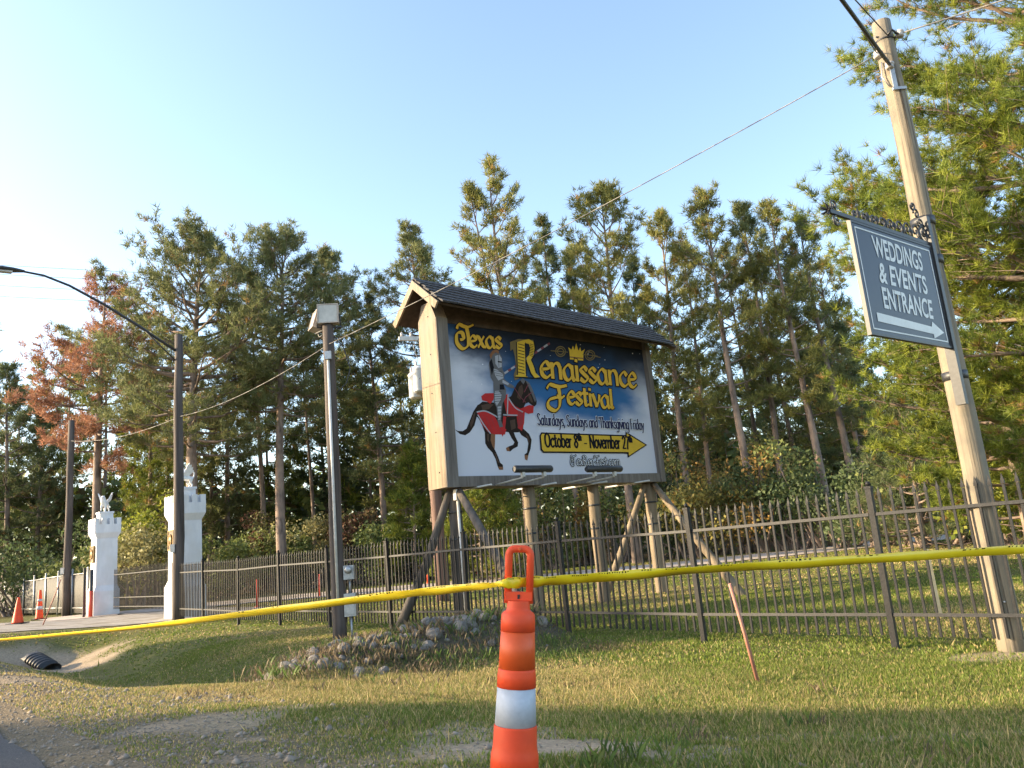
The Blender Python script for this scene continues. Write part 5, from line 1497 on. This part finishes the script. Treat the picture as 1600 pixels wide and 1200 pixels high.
# ------------------------------------------------------------------ grass
def make_grass(N, rmin, rmax, hscale, wscale, seed, umax=24.8):
    R = np.random.RandomState(seed)
    a = R.uniform(-0.80, 0.74, N)
    r = np.sqrt(R.uniform(rmin ** 2, rmax ** 2, N))
    x = r * np.sin(a); y = r * np.cos(a)
    u, v = to_uv(x, y)
    g_, s_, d_, b_, w_ = zones(x, y)
    pn = fbm(x * 1.6, y * 1.6, 3)
    dens = np.clip(1.15 - g_ * 0.85 - s_ * 1.25 - b_ * 0.6, 0.0, 1) * np.clip(0.45 + pn, 0, 1)
    dens *= np.where((u > 25.2) & (v < 13.5), 0.0, 1.0) * np.where(v < 1.6, 0, 1)
    dc = np.full(N, 99.0)
    for i in range(len(cl) - 1):
        A = np.array(cl[i]); B = np.array(cl[i + 1]); d = B - A
        t = np.clip(((x - A[0]) * d[0] + (y - A[1]) * d[1]) / (d @ d), 0, 1)
        dc = np.minimum(dc, np.hypot(x - A[0] - t * d[0], y - A[1] - t * d[1]))
    dens *= np.where(dc < 2.35, 0, 1)
    k = R.rand(N) < dens
    x, y, u, v, d_, b_, g_, pn = x[k], y[k], u[k], v[k], d_[k], b_[k], g_[k], pn[k]
    n = len(x)
    z = ground_z(x, y) - 0.004
    h = R.uniform(0.018, 0.042, n) * hscale * (0.65 + 0.9 * fbm(x * 2.1 + 40, y * 2.1, 2))
    tall = (R.rand(n) < 0.004 + 0.05 * b_ + 0.02 * np.exp(-((v - 4.6) / 0.9) ** 2)) 
    h = np.where(tall, h * R.uniform(1.8, 3.6, n), h)
    h *= 1 - 0.35 * g_
    w = R.uniform(0.004, 0.008, n) * wscale
    th = R.uniform(0, 6.283, n); le = R.uniform(0.15, 0.85, n) * h
    lean = np.stack([np.cos(th), np.sin(th)], 1) * le[:, None]
    th2 = R.uniform(0, 6.283, n)
    px_, py_ = np.cos(th2) * w, np.sin(th2) * w
    V = np.zeros((n, 3, 3))
    V[:, 0] = np.stack([x - px_, y - py_, z], 1); V[:, 1] = np.stack([x + px_, y + py_, z], 1)
    V[:, 2] = np.stack([x + lean[:, 0], y + lean[:, 1], z + h], 1)
    green = np.array((0.150, 0.190, 0.032)); lush = np.array((0.20, 0.265, 0.034)); straw = np.array((0.50, 0.385, 0.165)); brown = np.array((0.16, 0.11, 0.06))
    t = R.rand(n)
    pd = np.clip(0.15 + 0.55 * d_ + 0.30 * g_, 0, 0.92)
    col = green[None] + (lush - green)[None] * (np.clip((pn - 0.35) * 2.2, 0, 1) * R.rand(n))[:, None]
    dry = t < pd
    col[dry] = straw[None] * R.uniform(0.6, 1.1, dry.sum())[:, None]
    bb_ = R.rand(n) < b_ * 0.55
    col[bb_] = brown[None] * R.uniform(0.7, 1.4, bb_.sum())[:, None]
    col *= R.uniform(0.75, 1.25, n)[:, None]
    return V.reshape(-1, 3), np.repeat(col, 3, 0)
parts = [make_grass(400000, 3.3, 9.5, 1.0, 0.85, 1), make_grass(300000, 9.5, 19, 0.95, 1.8, 2), make_grass(150000, 19, 42, 1.0, 4.0, 3)]
V = np.concatenate([p[0] for p in parts]); Cc = np.concatenate([p[1] for p in parts])
me = fast_mesh('grass', V, 3, np.arange(len(V)), 'grassblade', Cc)
tag(link('grass', me), 'short green and straw coloured grass on the verge and lawn', 'grass', kind='stuff')
print('grass tris', len(V) // 3)
# taller weed tufts
def tuft_blades(cx, cy, n, h, spread, R, col):
    z = ground_z(cx + np.zeros(1), cy + np.zeros(1))[0]
    th = R.uniform(0, 6.283, n); hh = h * R.uniform(0.5, 1.1, n); ln = hh * R.uniform(0.2, 0.8, n)
    bx = cx + R.normal(0, spread, n); by = cy + R.normal(0, spread, n)
    w = 0.0026
    V = np.zeros((n, 4, 3))
    px_, py_ = -np.sin(th) * w, np.cos(th) * w
    V[:, 0] = np.stack([bx - px_, by - py_, z + 0 * bx - 0.01], 1); V[:, 1] = np.stack([bx + px_, by + py_, z + 0 * bx - 0.01], 1)
    V[:, 2] = np.stack([bx + np.cos(th) * ln * 0.4 + px_ * 0.7, by + np.sin(th) * ln * 0.4 + py_ * 0.7, z + hh * 0.65], 1)
    V[:, 3] = np.stack([bx + np.cos(th) * ln, by + np.sin(th) * ln, z + hh], 1)
    return V.reshape(-1, 3), np.repeat(np.array(col)[None] * R.uniform(0.7, 1.3, n)[:, None], 4, 0)
R = np.random.RandomState(44)
vv, cc, wid = [], [], []
spots = [(0.42, 4.35, 40, 0.13, 0.09), (0.72, 4.6, 30, 0.09, 0.08), (0.25, 4.2, 37, 0.10, 0.06)]
for k in range(240):
    v = R.uniform(4.0, 8.5); u = 9.2 + R.normal(0, 0.8); x_, y_ = uv2xy(u, v); spots.append((x_, y_, 34, R.uniform(0.05, 0.15), 0.16))
for k in range(70):
    x_, y_ = uv2xy(R.uniform(0, 14), R.uniform(2.6, 7)); spots.append((x_, y_, 16, R.uniform(0.05, 0.11), 0.07))
for (cx_, cy_, n_, h_, sp_) in spots:
    c0_ = (0.09, 0.14, 0.03) if R.rand() < (0.9 if n_ > 36 else 0.4) else (0.17, 0.125, 0.075)
    a_, b_ = tuft_blades(cx_, cy_, n_, h_, sp_, R, c0_)
    vv.append(a_); cc.append(b_)
V = np.concatenate(vv); Cc = np.concatenate(cc); nq = len(V) // 4
idx = (np.arange(nq)[:, None] * 4 + np.array([0, 1, 2, 0 + 2, 1, 3])[None][:, [0, 1, 2, 0, 2, 3]] * 0).reshape(-1) if False else (np.arange(nq)[:, None] * 4 + np.array([0, 1, 2, 0, 2, 3])[None]).reshape(-1)
me = fast_mesh('weeds', V, 3, idx, 'grassblade', Cc)
tag(link('weeds', me), 'taller weeds and dry stalks on the berm and verge', 'weeds', kind='stuff')

# ------------------------------------------------------------------ trees
class TM:
    """numpy collector of tubes for one trunk-and-limb mesh"""
    def __init__(s): s.v = []; s.f = []; s.n = 0
    def tube(s, P_, r, k):
        P_ = np.asarray(P_, float); r = np.asarray(r, float)
        T = np.gradient(P_, axis=0); T /= np.linalg.norm(T, axis=1)[:, None] + 1e-9
        ref = np.array([0.31, 0.95, 0.05]) if abs(T[0, 2]) > 0.6 else np.array([0, 0, 1.0])
        A = np.cross(T, ref); A /= np.linalg.norm(A, axis=1)[:, None] + 1e-9
        B = np.cross(T, A)
        an = np.arange(k) * 2 * math.pi / k
        V = P_[:, None] + (A[:, None] * np.cos(an)[None, :, None] + B[:, None] * np.sin(an)[None, :, None]) * r[:, None, None]
        m_ = len(P_)
        ii = np.arange(m_ * k).reshape(m_, k)
        j = np.roll(ii, -1, 1)
        q = np.stack([ii[:-1], j[:-1], j[1:], ii[1:]], -1).reshape(-1) + s.n
        s.v.append(V.reshape(-1, 3)); s.f.append(q); s.n += m_ * k
    def mesh(s, name, mt):
        return fast_mesh(name, np.concatenate(s.v), 4, np.concatenate(s.f), mt, None, True)
def unit(a): return a / (np.linalg.norm(a, axis=-1, keepdims=True) + 1e-9)
def needle_arrays(C_, D_, k, length, width, R, col, jit=0.18):
    """k thin needles per tuft centre"""
    n = len(C_)
    dirs = unit(D_[:, None] * 0.75 + unit(R.normal(0, 1, (n, k, 3))) * 0.85)
    base = C_[:, None] + R.normal(0, length * jit, (n, k, 3))
    L = length * R.uniform(0.65, 1.2, (n, k, 1))
    perp = unit(np.cross(dirs, R.normal(0, 1, (n, k, 3)))) * width * R.uniform(0.7, 1.2, (n, k, 1))
    V = np.stack([base - perp, base + perp, base + dirs * L], 2)
    c = np.repeat(col[:, None], k, 1) * R.uniform(0.82, 1.18, (n, k, 1))
    return V.reshape(-1, 3), np.repeat(c.reshape(-1, 3), 3, 0)
PALE = {
 'grey': [(0.155, 0.17, 0.065), (0.20, 0.205, 0.085), (0.12, 0.14, 0.055)],
 'olive': [(0.20, 0.20, 0.055), (0.26, 0.245, 0.07), (0.15, 0.16, 0.048)],
 'dark': [(0.095, 0.12, 0.05), (0.125, 0.145, 0.06), (0.075, 0.10, 0.042)],
 'bright': [(0.13, 0.16, 0.022), (0.185, 0.20, 0.028), (0.085, 0.115, 0.02)],
 'sunny': [(0.155, 0.195, 0.030), (0.23, 0.255, 0.036), (0.095, 0.13, 0.024)],
 'brown': [(0.29, 0.14, 0.085), (0.35, 0.185, 0.115), (0.12, 0.12, 0.045)],
}
def pine(label, px, py, Y, Rc, cb, seed, pal='grey', nb=58, tufts=5, k=14, nl=0.36, nw=0.024, tr=0.30, lean=0.0, fork=False, shape='round', name='pine_tree', group='pines along the edge of the woods', pos=None, H=None, brown=0.0, gap=0.12, up=0.0, cols=None, dens=2.1, dmin=0.30, jit=0.18, twigs=True, lv=(0.62, 1.12)):
    R = np.random.RandomState(seed)
    if pos is None:
        p = at(px, py, Y); x0, y0, z1 = p.x, Y, p.z
    else:
        x0, y0 = pos; z1 = H
    g = gz1(x0, y0)
    H_ = z1 - g - (0.31 * Rc if pos is None else 0)
    root = thing(name, (x0, y0, g), label, 'tree', group)
    T = TM()
    m_ = 14
    tt = np.linspace(0, 1, m_)
    ph = R.uniform(0, 6.28, 2)
    wx = (np.sin(tt * 4 + ph[0]) - math.sin(ph[0])) * 0.010 * H_ + lean * H_ * (tt - 1)
    wy = (np.sin(tt * 3.3 + ph[1]) - math.sin(ph[1])) * 0.010 * H_
    trunk = np.stack([wx - (wx[-1] if True else 0), wy - wy[-1], tt * H_ - 0.15 * (1 - tt)], 1)
    trad = tr * ((1 - tt) ** 0.75 * 0.92 + 0.04) * np.where(tt < 0.04, 1.25, 1)
    T.tube(trunk, trad, 9)
    axes = [(trunk, cb)]
    if fork:
        i0 = int(m_ * 0.52)
        f2 = trunk[i0:].copy(); s_ = np.linspace(0, 1, len(f2))
        f2[:, 0] -= s_ ** 0.8 * fork; f2[:, 2] -= s_ * H_ * 0.05
        T.tube(f2, trad[i0:] * 0.8, 7)
        axes.append((f2, None))
    C_, D_, B_ = [], [], []
    for (axp, c0) in axes:
        nbk = nb if c0 is not None else nb // 2
        for i in range(nbk):
            t = (i + R.rand()) / nbk
            if R.rand() < gap: continue
            if c0 is not None:
                f = c0 + (1 - c0) * t
            else: f = t * 0.98
            q = f * (len(axp) - 1); a_ = int(min(q, len(axp) - 2)); p0 = axp[a_] + (axp[a_ + 1] - axp[a_]) * (q - a_)
            if shape == 'round': pr = (0.50 + 0.5 * math.sin(math.pi * min(1, t * 1.08 + 0.08))) * (1 - t ** 4.5) ** 0.5 + 0.10
            elif shape == 'cone': pr = (1 - t) ** 0.8 * 0.95 + 0.10
            else: pr = (0.55 + 0.45 * math.sin(math.pi * t)) * (1 - t ** 5) ** 0.5 + 0.10
            L = Rc * pr * R.uniform(*lv)
            if c0 is None: L *= 0.7
            az = i * 2.399 + R.uniform(-0.6, 0.6)
            el = math.radians((-6 + 62 * t ** 1.6 + up) + R.uniform(-12, 12))
            d0 = np.array([math.cos(az) * math.cos(el), math.sin(az) * math.cos(el), math.sin(el)])
            s5 = np.linspace(0, 1, 6)[:, None]
            curve = p0 + d0 * L * s5 + np.array([0, 0, 1.0]) * L * (0.22 * s5 ** 2.2 - 0.10 * s5 * (1 - s5)) + R.normal(0, 0.02 * L, (6, 3)) * s5
            T.tube(curve, np.linspace(max(0.018, 0.020 * L + 0.012), 0.008, 6), 4)
            isb = R.rand() < brown
            ns = 3 + int(L * dens)
            for j in range(ns):
                s = dmin + (1 - dmin) * (j + R.rand() * 0.8) / ns
                qq = s * 5; b_ = int(min(qq, 4)); ps = curve[b_] + (curve[b_ + 1] - curve[b_]) * (qq - b_)
                a2 = az + (1 if j % 2 else -1) * R.uniform(0.35, 1.15)
                e2 = el * 0.5 + R.uniform(0.05, 0.75)
                d2 = np.array([math.cos(a2) * math.cos(e2), math.sin(a2) * math.cos(e2), math.sin(e2)])
                l2 = (0.22 + 0.28 * (1 - s)) * L * R.uniform(0.6, 1.2) + 0.18
                e_ = ps + d2 * l2
                if twigs: T.tube(np.stack([ps, e_]), [0.012, 0.005], 3)
                for w in range(tufts):
                    f_ = 1.0 - 0.72 * (w / tufts) ** 1.0
                    C_.append(ps + d2 * l2 * f_ + R.normal(0, 0.10 * nl / 0.3, 3)); D_.append(d2 * 0.6 + np.array([0, 0, 0.55])); B_.append(isb)
            for w in range(2):
                C_.append(curve[-1] + R.normal(0, 0.06, 3)); D_.append(d0 * 0.5 + np.array([0, 0, 0.7])); B_.append(isb)
        for w in range(8):
            C_.append(axp[-1] + R.normal(0, 0.12, 3) - [0, 0, 0.05 * w]); D_.append(np.array([R.normal(0, 0.3), R.normal(0, 0.3), 1.0])); B_.append(False)
    # dead stubs under the crown
    for i in range(10):
        f = cb * R.uniform(0.45, 1.0)
        q = f * (m_ - 1); a_ = int(min(q, m_ - 2)); p0 = trunk[a_] + (trunk[a_ + 1] - trunk[a_]) * (q - a_)
        az = R.uniform(0, 6.28); L = R.uniform(0.3, 1.4) * Rc * 0.35
        e_ = p0 + np.array([math.cos(az) * L, math.sin(az) * L, L * R.uniform(-0.3, 0.35)])
        T.tube(np.stack([p0, (p0 + e_) / 2 + [0, 0, 0.05], e_]), [0.025, 0.015, 0.006], 4)
    link('trunk', T.mesh('trunk', 'bark'), root)
    C_ = np.array(C_); D_ = unit(np.array(D_)); B_ = np.array(B_)
    pc = np.array(PALE[pal]); col = pc[R.randint(0, 3, len(C_))]
    bc = np.array(PALE['brown'])[R.randint(0, 2, len(C_))]
    col = np.where(B_[:, None], bc, col)
    od = R.rand(len(C_)) < 0.035
    col[od] = np.array((0.26, 0.16, 0.055))
    # broad light and dark clumps in the needle colour of different boughs
    col = col * (0.95 + 0.45 * fbm(C_[:, 0] * 0.9 + seed, C_[:, 2] * 0.9 + C_[:, 1] * 0.7, 2))[:, None]
    V, cl_ = needle_arrays(C_, D_, k, nl, nw, R, col, jit)
    link('crown', fast_mesh('crown', V, 3, np.arange(len(V)), 'needle', cl_), root)
    return len(V) // 3
TRIS = 0
def leafy(name, label, x, y, rx, rz, seed, cols, n=1500, ls=0.14, group=None, cat_='bush', lumps=9, z0=0.15, stem=True, tall=1.0):
    """irregular leafy shrub: stems plus leaf faces through several lumps"""
    R = np.random.RandomState(seed)
    g = gz1(x, y)
    root = thing(name, (x, y, g), label, cat_, group)
    lc = np.stack([R.normal(0, rx * 0.45, lumps), R.normal(0, rx * 0.45, lumps), np.abs(R.normal(0.5, 0.28, lumps)) * rz * tall + z0 * rz], 1)
    lr = R.uniform(0.28, 0.55, lumps) * min(rx, rz)
    T = TM()
    for i in range(lumps):
        b0 = np.array([R.normal(0, rx * 0.15), R.normal(0, rx * 0.15), -0.1])
        T.tube(np.stack([b0, (b0 + lc[i]) / 2 + R.normal(0, 0.08 * rx, 3), lc[i]]), [0.05 * rz / 2 + 0.01, 0.03, 0.012], 5)
    link('stems', T.mesh('stems', 'bark'), root)
    w = R.randint(0, lumps, n)
    dv = unit(R.normal(0, 1, (n, 3)))
    rr = R.rand(n) ** 0.45
    c = lc[w] + dv * (lr[w] * rr)[:, None] * np.array([1.15, 1.15, 0.95])
    c[:, 2] = np.maximum(c[:, 2], 0.03)
    a = unit(R.normal(0, 1, (n, 3))); b = unit(np.cross(a, R.normal(0, 1, (n, 3))))
    s = ls * R.uniform(0.6, 1.3, n)[:, None]
    V = np.stack([c - a * s * 0.5, c + b * s * 0.32, c + a * s * 0.6, c - b * s * 0.32], 1)
    pc = np.array(cols)
    lcix = R.randint(0, len(pc), lumps)
    ci = np.where(R.rand(n) < 0.65, lcix[w], R.randint(0, len(pc), n))
    col = pc[ci] * R.uniform(0.7, 1.3, n)[:, None]
    link('foliage', fast_mesh('foliage', V.reshape(-1, 3), 4, np.arange(n * 4), 'leaf', np.repeat(col, 4, 0)), root)
    return n * 2
GREENS = [(0.163, 0.2, 0.062), (0.213, 0.237, 0.075), (0.125, 0.163, 0.056)]
DARKG = [(0.088, 0.125, 0.05), (0.112, 0.144, 0.056), (0.075, 0.1, 0.045)]
OLIVE = [(0.288, 0.263, 0.112), (0.237, 0.225, 0.094), (0.338, 0.306, 0.138)]
AUTUMN = [(0.45, 0.263, 0.075), (0.4, 0.325, 0.088), (0.25, 0.237, 0.069), (0.188, 0.2, 0.062)]
REDBR = [(0.17, 0.085, 0.055), (0.16, 0.12, 0.06), (0.13, 0.13, 0.05)]
LIME = [(0.25, 0.275, 0.037), (0.312, 0.312, 0.05), (0.163, 0.2, 0.037)]
tree_specs = [
 ('tall pine with rusty brown boughs left of the street lamp pole', 166, 410, 44, 4.2, 0.42, dict(pal='grey', brown=0.82, nb=60, tr=0.34, gap=0.28)),
 ('broad crowned tall pine rising above the near white tower', 312, 344, 42, 5.3, 0.40, dict(pal='grey', nb=84, tufts=5, tr=0.40, gap=0.1)),
 ('round topped pine just left of the floodlight pole', 440, 356, 44, 4.4, 0.50, dict(pal='grey', nb=70, tr=0.33)),
 ('leaning pine with a dense crown right above the floodlights', 508, 384, 47, 2.9, 0.52, dict(pal='grey', nb=46, tr=0.26)),
 ('slim pine squeezed between the two broad crowns on the left', 392, 425, 50, 2.1, 0.50, dict(pal='dark', nb=36, tr=0.22)),
 ('dark dense pine behind the floodlight pole', 572, 452, 50, 2.9, 0.30, dict(pal='dark', nb=58, tufts=5, tr=0.26)),
 ('flat topped grey green pine left of the billboard roof', 640, 349, 48, 3.0, 0.52, dict(pal='grey', nb=56, tr=0.27)),
 ('tallest pine with two thin leaders above the billboard', 762, 248, 40, 2.3, 0.44, dict(pal='olive', nb=46, tufts=4, tr=0.25, fork=1.15, gap=0.34, shape='column', up=18)),
 ('small dark pine beside the two leader pine', 846, 330, 46, 1.9, 0.40, dict(pal='dark', nb=42, tr=0.22, shape='cone', gap=0.22)),
 ('sunlit pine with a rounded head above the billboard middle', 936, 284, 41, 2.6, 0.40, dict(pal='olive', nb=52, tr=0.26, gap=0.28, shape='column', up=10)),
 ('thin pine above the word festival', 885, 385, 50, 2.0, 0.35, dict(pal='dark', nb=40, tr=0.2, shape='cone')),
 ('open crowned pine over the right end of the roof', 1028, 326, 43, 2.2, 0.36, dict(pal='olive', nb=46, tr=0.24, gap=0.34, shape='column', up=10)),
 ('bushy topped pine right of the billboard', 1100, 294, 41, 2.5, 0.34, dict(pal='olive', nb=52, tr=0.26, gap=0.3, shape='column', up=10)),
 ('narrow pine, next after the bushy topped one right of the billboard', 1156, 318, 42, 1.7, 0.40, dict(pal='grey', nb=42, tr=0.22, gap=0.2, shape='column', up=10)),
 ('spiky sparse pine standing midway between billboard and hanging sign', 1200, 315, 40, 1.8, 0.36, dict(pal='olive', nb=44, tr=0.25, gap=0.36, shape='column', up=14)),
 ('sparse pine closest to the gap beside the big near pine', 1246, 334, 41, 1.7, 0.32, dict(pal='grey', nb=42, tr=0.24, gap=0.34, shape='column', up=10)),
 ('short dusky pine under the hanging sign', 1302, 470, 45, 2.0, 0.22, dict(pal='dark', nb=46, tr=0.22)),
 ('dusky pine peeking over the right eave of the roof', 985, 400, 50, 1.9, 0.38, dict(pal='dark', nb=40, tr=0.2)),
 ('low dark pine between roof ridge and two leader pine', 710, 440, 52, 2.2, 0.38, dict(pal='grey', nb=42, tr=0.2)),
 ('slim second row pine just left of the rounded head pine over the board', 905, 372, 49, 1.9, 0.34, dict(pal='olive', nb=38, tr=0.2, shape='column', k=12)),
 ('slim second row pine between roof end and bushy topped pine', 1064, 372, 48, 2.0, 0.30, dict(pal='olive', nb=40, tr=0.2, shape='column', k=12)),
 ('slim second row pine tucked behind the narrow pine right of the board', 1130, 388, 50, 2.1, 0.28, dict(pal='grey', nb=40, tr=0.2, shape='column', k=12)),
 ('slim second row pine behind the spiky sparse pine', 1180, 398, 49, 2.1, 0.28, dict(pal='olive', nb=40, tr=0.2, shape='column', k=12)),
 ('slim second row pine filling the gap before the near pines', 1226, 410, 50, 2.2, 0.26, dict(pal='grey', nb=40, tr=0.2, shape='column', k=12)),
 ('leaning second row pine beside the hanging sign edge', 1275, 400, 47, 2.1, 0.26, dict(pal='olive', nb=40, tr=0.2, shape='column', k=12)),
 ('second row pine above the roof ridge middle', 812, 400, 50, 2.0, 0.36, dict(pal='grey', nb=36, tr=0.2, shape='column', k=12)),
 ('blue green pine at the extreme edge beyond the cones', 12, 560, 58, 3.0, 0.15, dict(pal='dark', nb=60, tr=0.26)),
 ('low blue green pine beside the browning pine', 70, 620, 60, 2.8, 0.15, dict(pal='dark', nb=56, tr=0.24)),
 ('yellow green young pine between the browning pine and the lamp pole', 232, 540, 50, 3.0, 0.08, dict(pal='bright', nb=66, tufts=4, tr=0.2, shape='cone')),
 ('green pine filling the gap behind the near white tower', 268, 520, 54, 2.6, 0.12, dict(pal='olive', nb=56, tr=0.2, shape='column')),
 ('slender bare trunked pine behind the lamp cable', 472, 520, 54, 1.7, 0.55, dict(pal='dark', nb=34, tr=0.18)),
 ('bright young pine showing under the billboard left end', 742, 690, 36, 2.6, 0.06, dict(pal='bright', nb=54, tufts=4, tr=0.12, shape='cone')),
 ('short bright pine behind the transformer pole', 640, 690, 44, 2.0, 0.08, dict(pal='bright', nb=44, tr=0.12, shape='cone')),
]
sd0 = 100
for lab, px, py, Y, Rc, cb, kw in tree_specs:
    TRIS += pine(lab, px, py, Y, Rc, cb, sd0, **kw); sd0 += 1
# big near pines on the right
TRIS += pine('huge sunlit near pine filling the sky behind the sign pole', 1560, -330, 17.5, 5.2, 0.08, 301, pal='sunny', nb=185, tufts=8, k=27, nl=0.27, nw=0.0080, tr=0.30, jit=0.09, group='near pines', gap=0.03, shape='round', dens=3.3, lv=(0.62, 1.05), dmin=0.42)
TRIS += pine('second near pine low behind the hanging sign and pole', 1490, 250, 22, 3.6, 0.10, 302, pal='sunny', nb=95, tufts=6, k=20, nl=0.28, nw=0.0115, tr=0.24, jit=0.07, group='near pines', gap=0.03, dens=3.0)
TRIS += pine('dark lower pine behind the fence under the hanging sign', 1400, 590, 30, 2.6, 0.06, 303, pal='dark', nb=60, tufts=4, k=15, nl=0.26, nw=0.014, tr=0.16, group='near pines', shape='cone')
# trees of the wood behind: countable but alike, each its own tree
R2 = random.Random(99)
for k in range(42):
    px = -60 + k * 42 + R2.uniform(-16, 16)
    Y = R2.uniform(56, 74)
    py = R2.uniform(480, 620) + (15 if px > 560 else 0)
    TRIS += pine('slender pine trunk deep in the shady wood behind the front row', px, py, Y, R2.uniform(2.2, 3.4), R2.uniform(0.2, 0.45), 500 + k, pal=R2.choice(('dark', 'grey', 'olive', 'bright')), nb=36, tufts=3, k=9, nl=0.50, nw=0.050, twigs=False, tr=R2.uniform(0.16, 0.26), group='pines deep in the wood', gap=0.1)
print('pine tris', TRIS)

# ------------------------------------------------------------------ shrubs along the wood edge
R3 = random.Random(7)
bush_specs = [
 # px, base depth, rx, rz, colours, label
 (30, 45, 2.6, 3.2, DARKG, 'dark bush behind the screened fence at the outer edge'),
 (85, 46, 2.4, 3.6, DARKG, 'dark bush behind the slim pole'),
 (128, 44, 1.8, 3.0, GREENS, 'mid green bush just outside the far white tower'),
 (212, 41, 2.2, 3.6, OLIVE, 'olive bush with thin twigs between the white towers'),
 (243, 43, 1.6, 4.4, LIME, 'tall lime green bush between the white towers'),
 (350, 46, 2.2, 2.8, GREENS, 'green bush right of the near white tower'),
 (395, 49, 2.0, 3.4, REDBR, 'reddish brown bush behind the orange marker post'),
 (440, 46, 2.1, 2.9, GREENS, 'rounded green bush below the twin pine trunks'),
 (490, 47, 2.0, 3.2, OLIVE, 'olive green bush left of the floodlight pole'),
 (555, 48, 2.2, 3.8, REDBR, 'brownish bush right of the floodlight pole'),
 (598, 45, 1.9, 2.9, GREENS, 'green bush in front of the thin pale trunk'),
 (640, 47, 2.0, 2.6, DARKG, 'dark bush behind the leaning billboard brace'),
 (700, 47, 2.0, 2.4, DARKG, 'dark bush behind the billboard first leg'),
 (760, 48, 2.0, 2.6, DARKG, 'dark bush behind the orange cone handle'),
 (815, 45, 2.0, 4.2, AUTUMN, 'autumn brown bush behind the billboard second leg'),
 (872, 44, 2.0, 3.8, GREENS, 'green bush between the billboard middle legs'),
 (925, 45, 1.9, 3.4, AUTUMN, 'orange brown bush behind the billboard third leg'),
 (985, 44, 2.0, 3.6, GREENS, 'green bush between the paired right braces'),
 (1035, 43, 2.0, 4.6, DARKG, 'dark bush beside the billboard last leg'),
 (1085, 41, 2.1, 4.8, AUTUMN, 'orange autumn bush right of the billboard corner'),
 (1130, 42, 2.0, 4.0, OLIVE, 'olive bush behind the bright fence pickets'),
 (1175, 41, 2.1, 4.8, AUTUMN, 'rust coloured shrub midway along the bright fence'),
 (1225, 40, 2.0, 4.4, DARKG, 'dark rounded shrub midway along the bright fence'),
 (1275, 39, 2.0, 4.2, GREENS, 'green shrub near the fence post with the ball cap'),
 (1330, 37, 2.2, 3.8, DARKG, 'dark shrub behind the fence post with the ball cap'),
 (1390, 35, 2.2, 3.6, DARKG, 'dark shrub just right of the ball capped post'),
 (1450, 33, 2.2, 3.4, GREENS, 'green shrub just left of the pale sign pole'),
 (1520, 31, 2.2, 3.4, DARKG, 'dark shrub behind the pale sign pole'),
 (1590, 25, 2.0, 3.0, LIME, 'light green leafy shrub right of the pale sign pole'),
 (1150, 50, 2.6, 6.5, AUTUMN, 'tall autumn tinted understorey tree behind the bright fence'),
 (1060, 51, 2.6, 7.0, AUTUMN, 'tall golden understorey tree beside the billboard edge'),
 (1245, 49, 2.6, 6.5, OLIVE, 'tall olive understorey tree below the sparse pines'),
]
LT_ = 0
for k, (px, Y, rx, rz, cols, lab) in enumerate(bush_specs):
    p = at(px, 880, Y)
    LT_ += leafy('leafy_bush', lab, p.x, Y, rx, rz, 900 + k, cols, n=2600, ls=0.20, group='bushes along the wood edge', lumps=14)
# dim thicket deeper in the wood
R = np.random.RandomState(61)
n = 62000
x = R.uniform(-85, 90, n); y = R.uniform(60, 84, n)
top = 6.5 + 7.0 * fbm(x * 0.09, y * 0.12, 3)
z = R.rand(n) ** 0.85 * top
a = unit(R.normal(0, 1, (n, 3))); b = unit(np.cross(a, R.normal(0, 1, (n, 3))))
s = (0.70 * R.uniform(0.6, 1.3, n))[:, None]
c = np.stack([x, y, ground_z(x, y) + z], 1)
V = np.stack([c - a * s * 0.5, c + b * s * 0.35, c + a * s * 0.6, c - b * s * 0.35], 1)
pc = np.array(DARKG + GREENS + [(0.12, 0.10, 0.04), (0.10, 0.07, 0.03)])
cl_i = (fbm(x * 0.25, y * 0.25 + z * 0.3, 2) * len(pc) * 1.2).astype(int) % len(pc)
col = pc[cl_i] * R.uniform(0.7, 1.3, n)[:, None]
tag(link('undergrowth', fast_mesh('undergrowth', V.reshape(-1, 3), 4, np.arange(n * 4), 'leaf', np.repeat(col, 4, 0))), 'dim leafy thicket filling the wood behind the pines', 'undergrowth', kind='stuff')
# unseen pines across the road, placed to shade the verge and fence
shade = [(-34, -0.4, 15, 2.8), (-41, 2.4, 17, 2.4), (-37, 4.4, 16, 1.7), (-46, -3.6, 17, 3.0), (-34, 11.9, 14.4, 1.6), (-36, 14.6, 13.8, 1.5), (-37, 17.3, 13.4, 1.4)]
for k, (x, y, h, rc_) in enumerate(shade):
    TRIS += pine('pine standing out of view across the road', 0, 0, 0, rc_, 0.10, 700 + k, pal='olive', nb=80, tufts=3, k=9, nl=0.5, nw=0.10, gap=0.22, tr=0.28, twigs=False, group='pines across the road', pos=(x, y), H=h)
print('leaf tris', LT_, 'pines', TRIS)

print('total tris', sum(len(o.data.loop_triangles) or len(o.data.polygons) for o in scene.objects if o.type == 'MESH'))
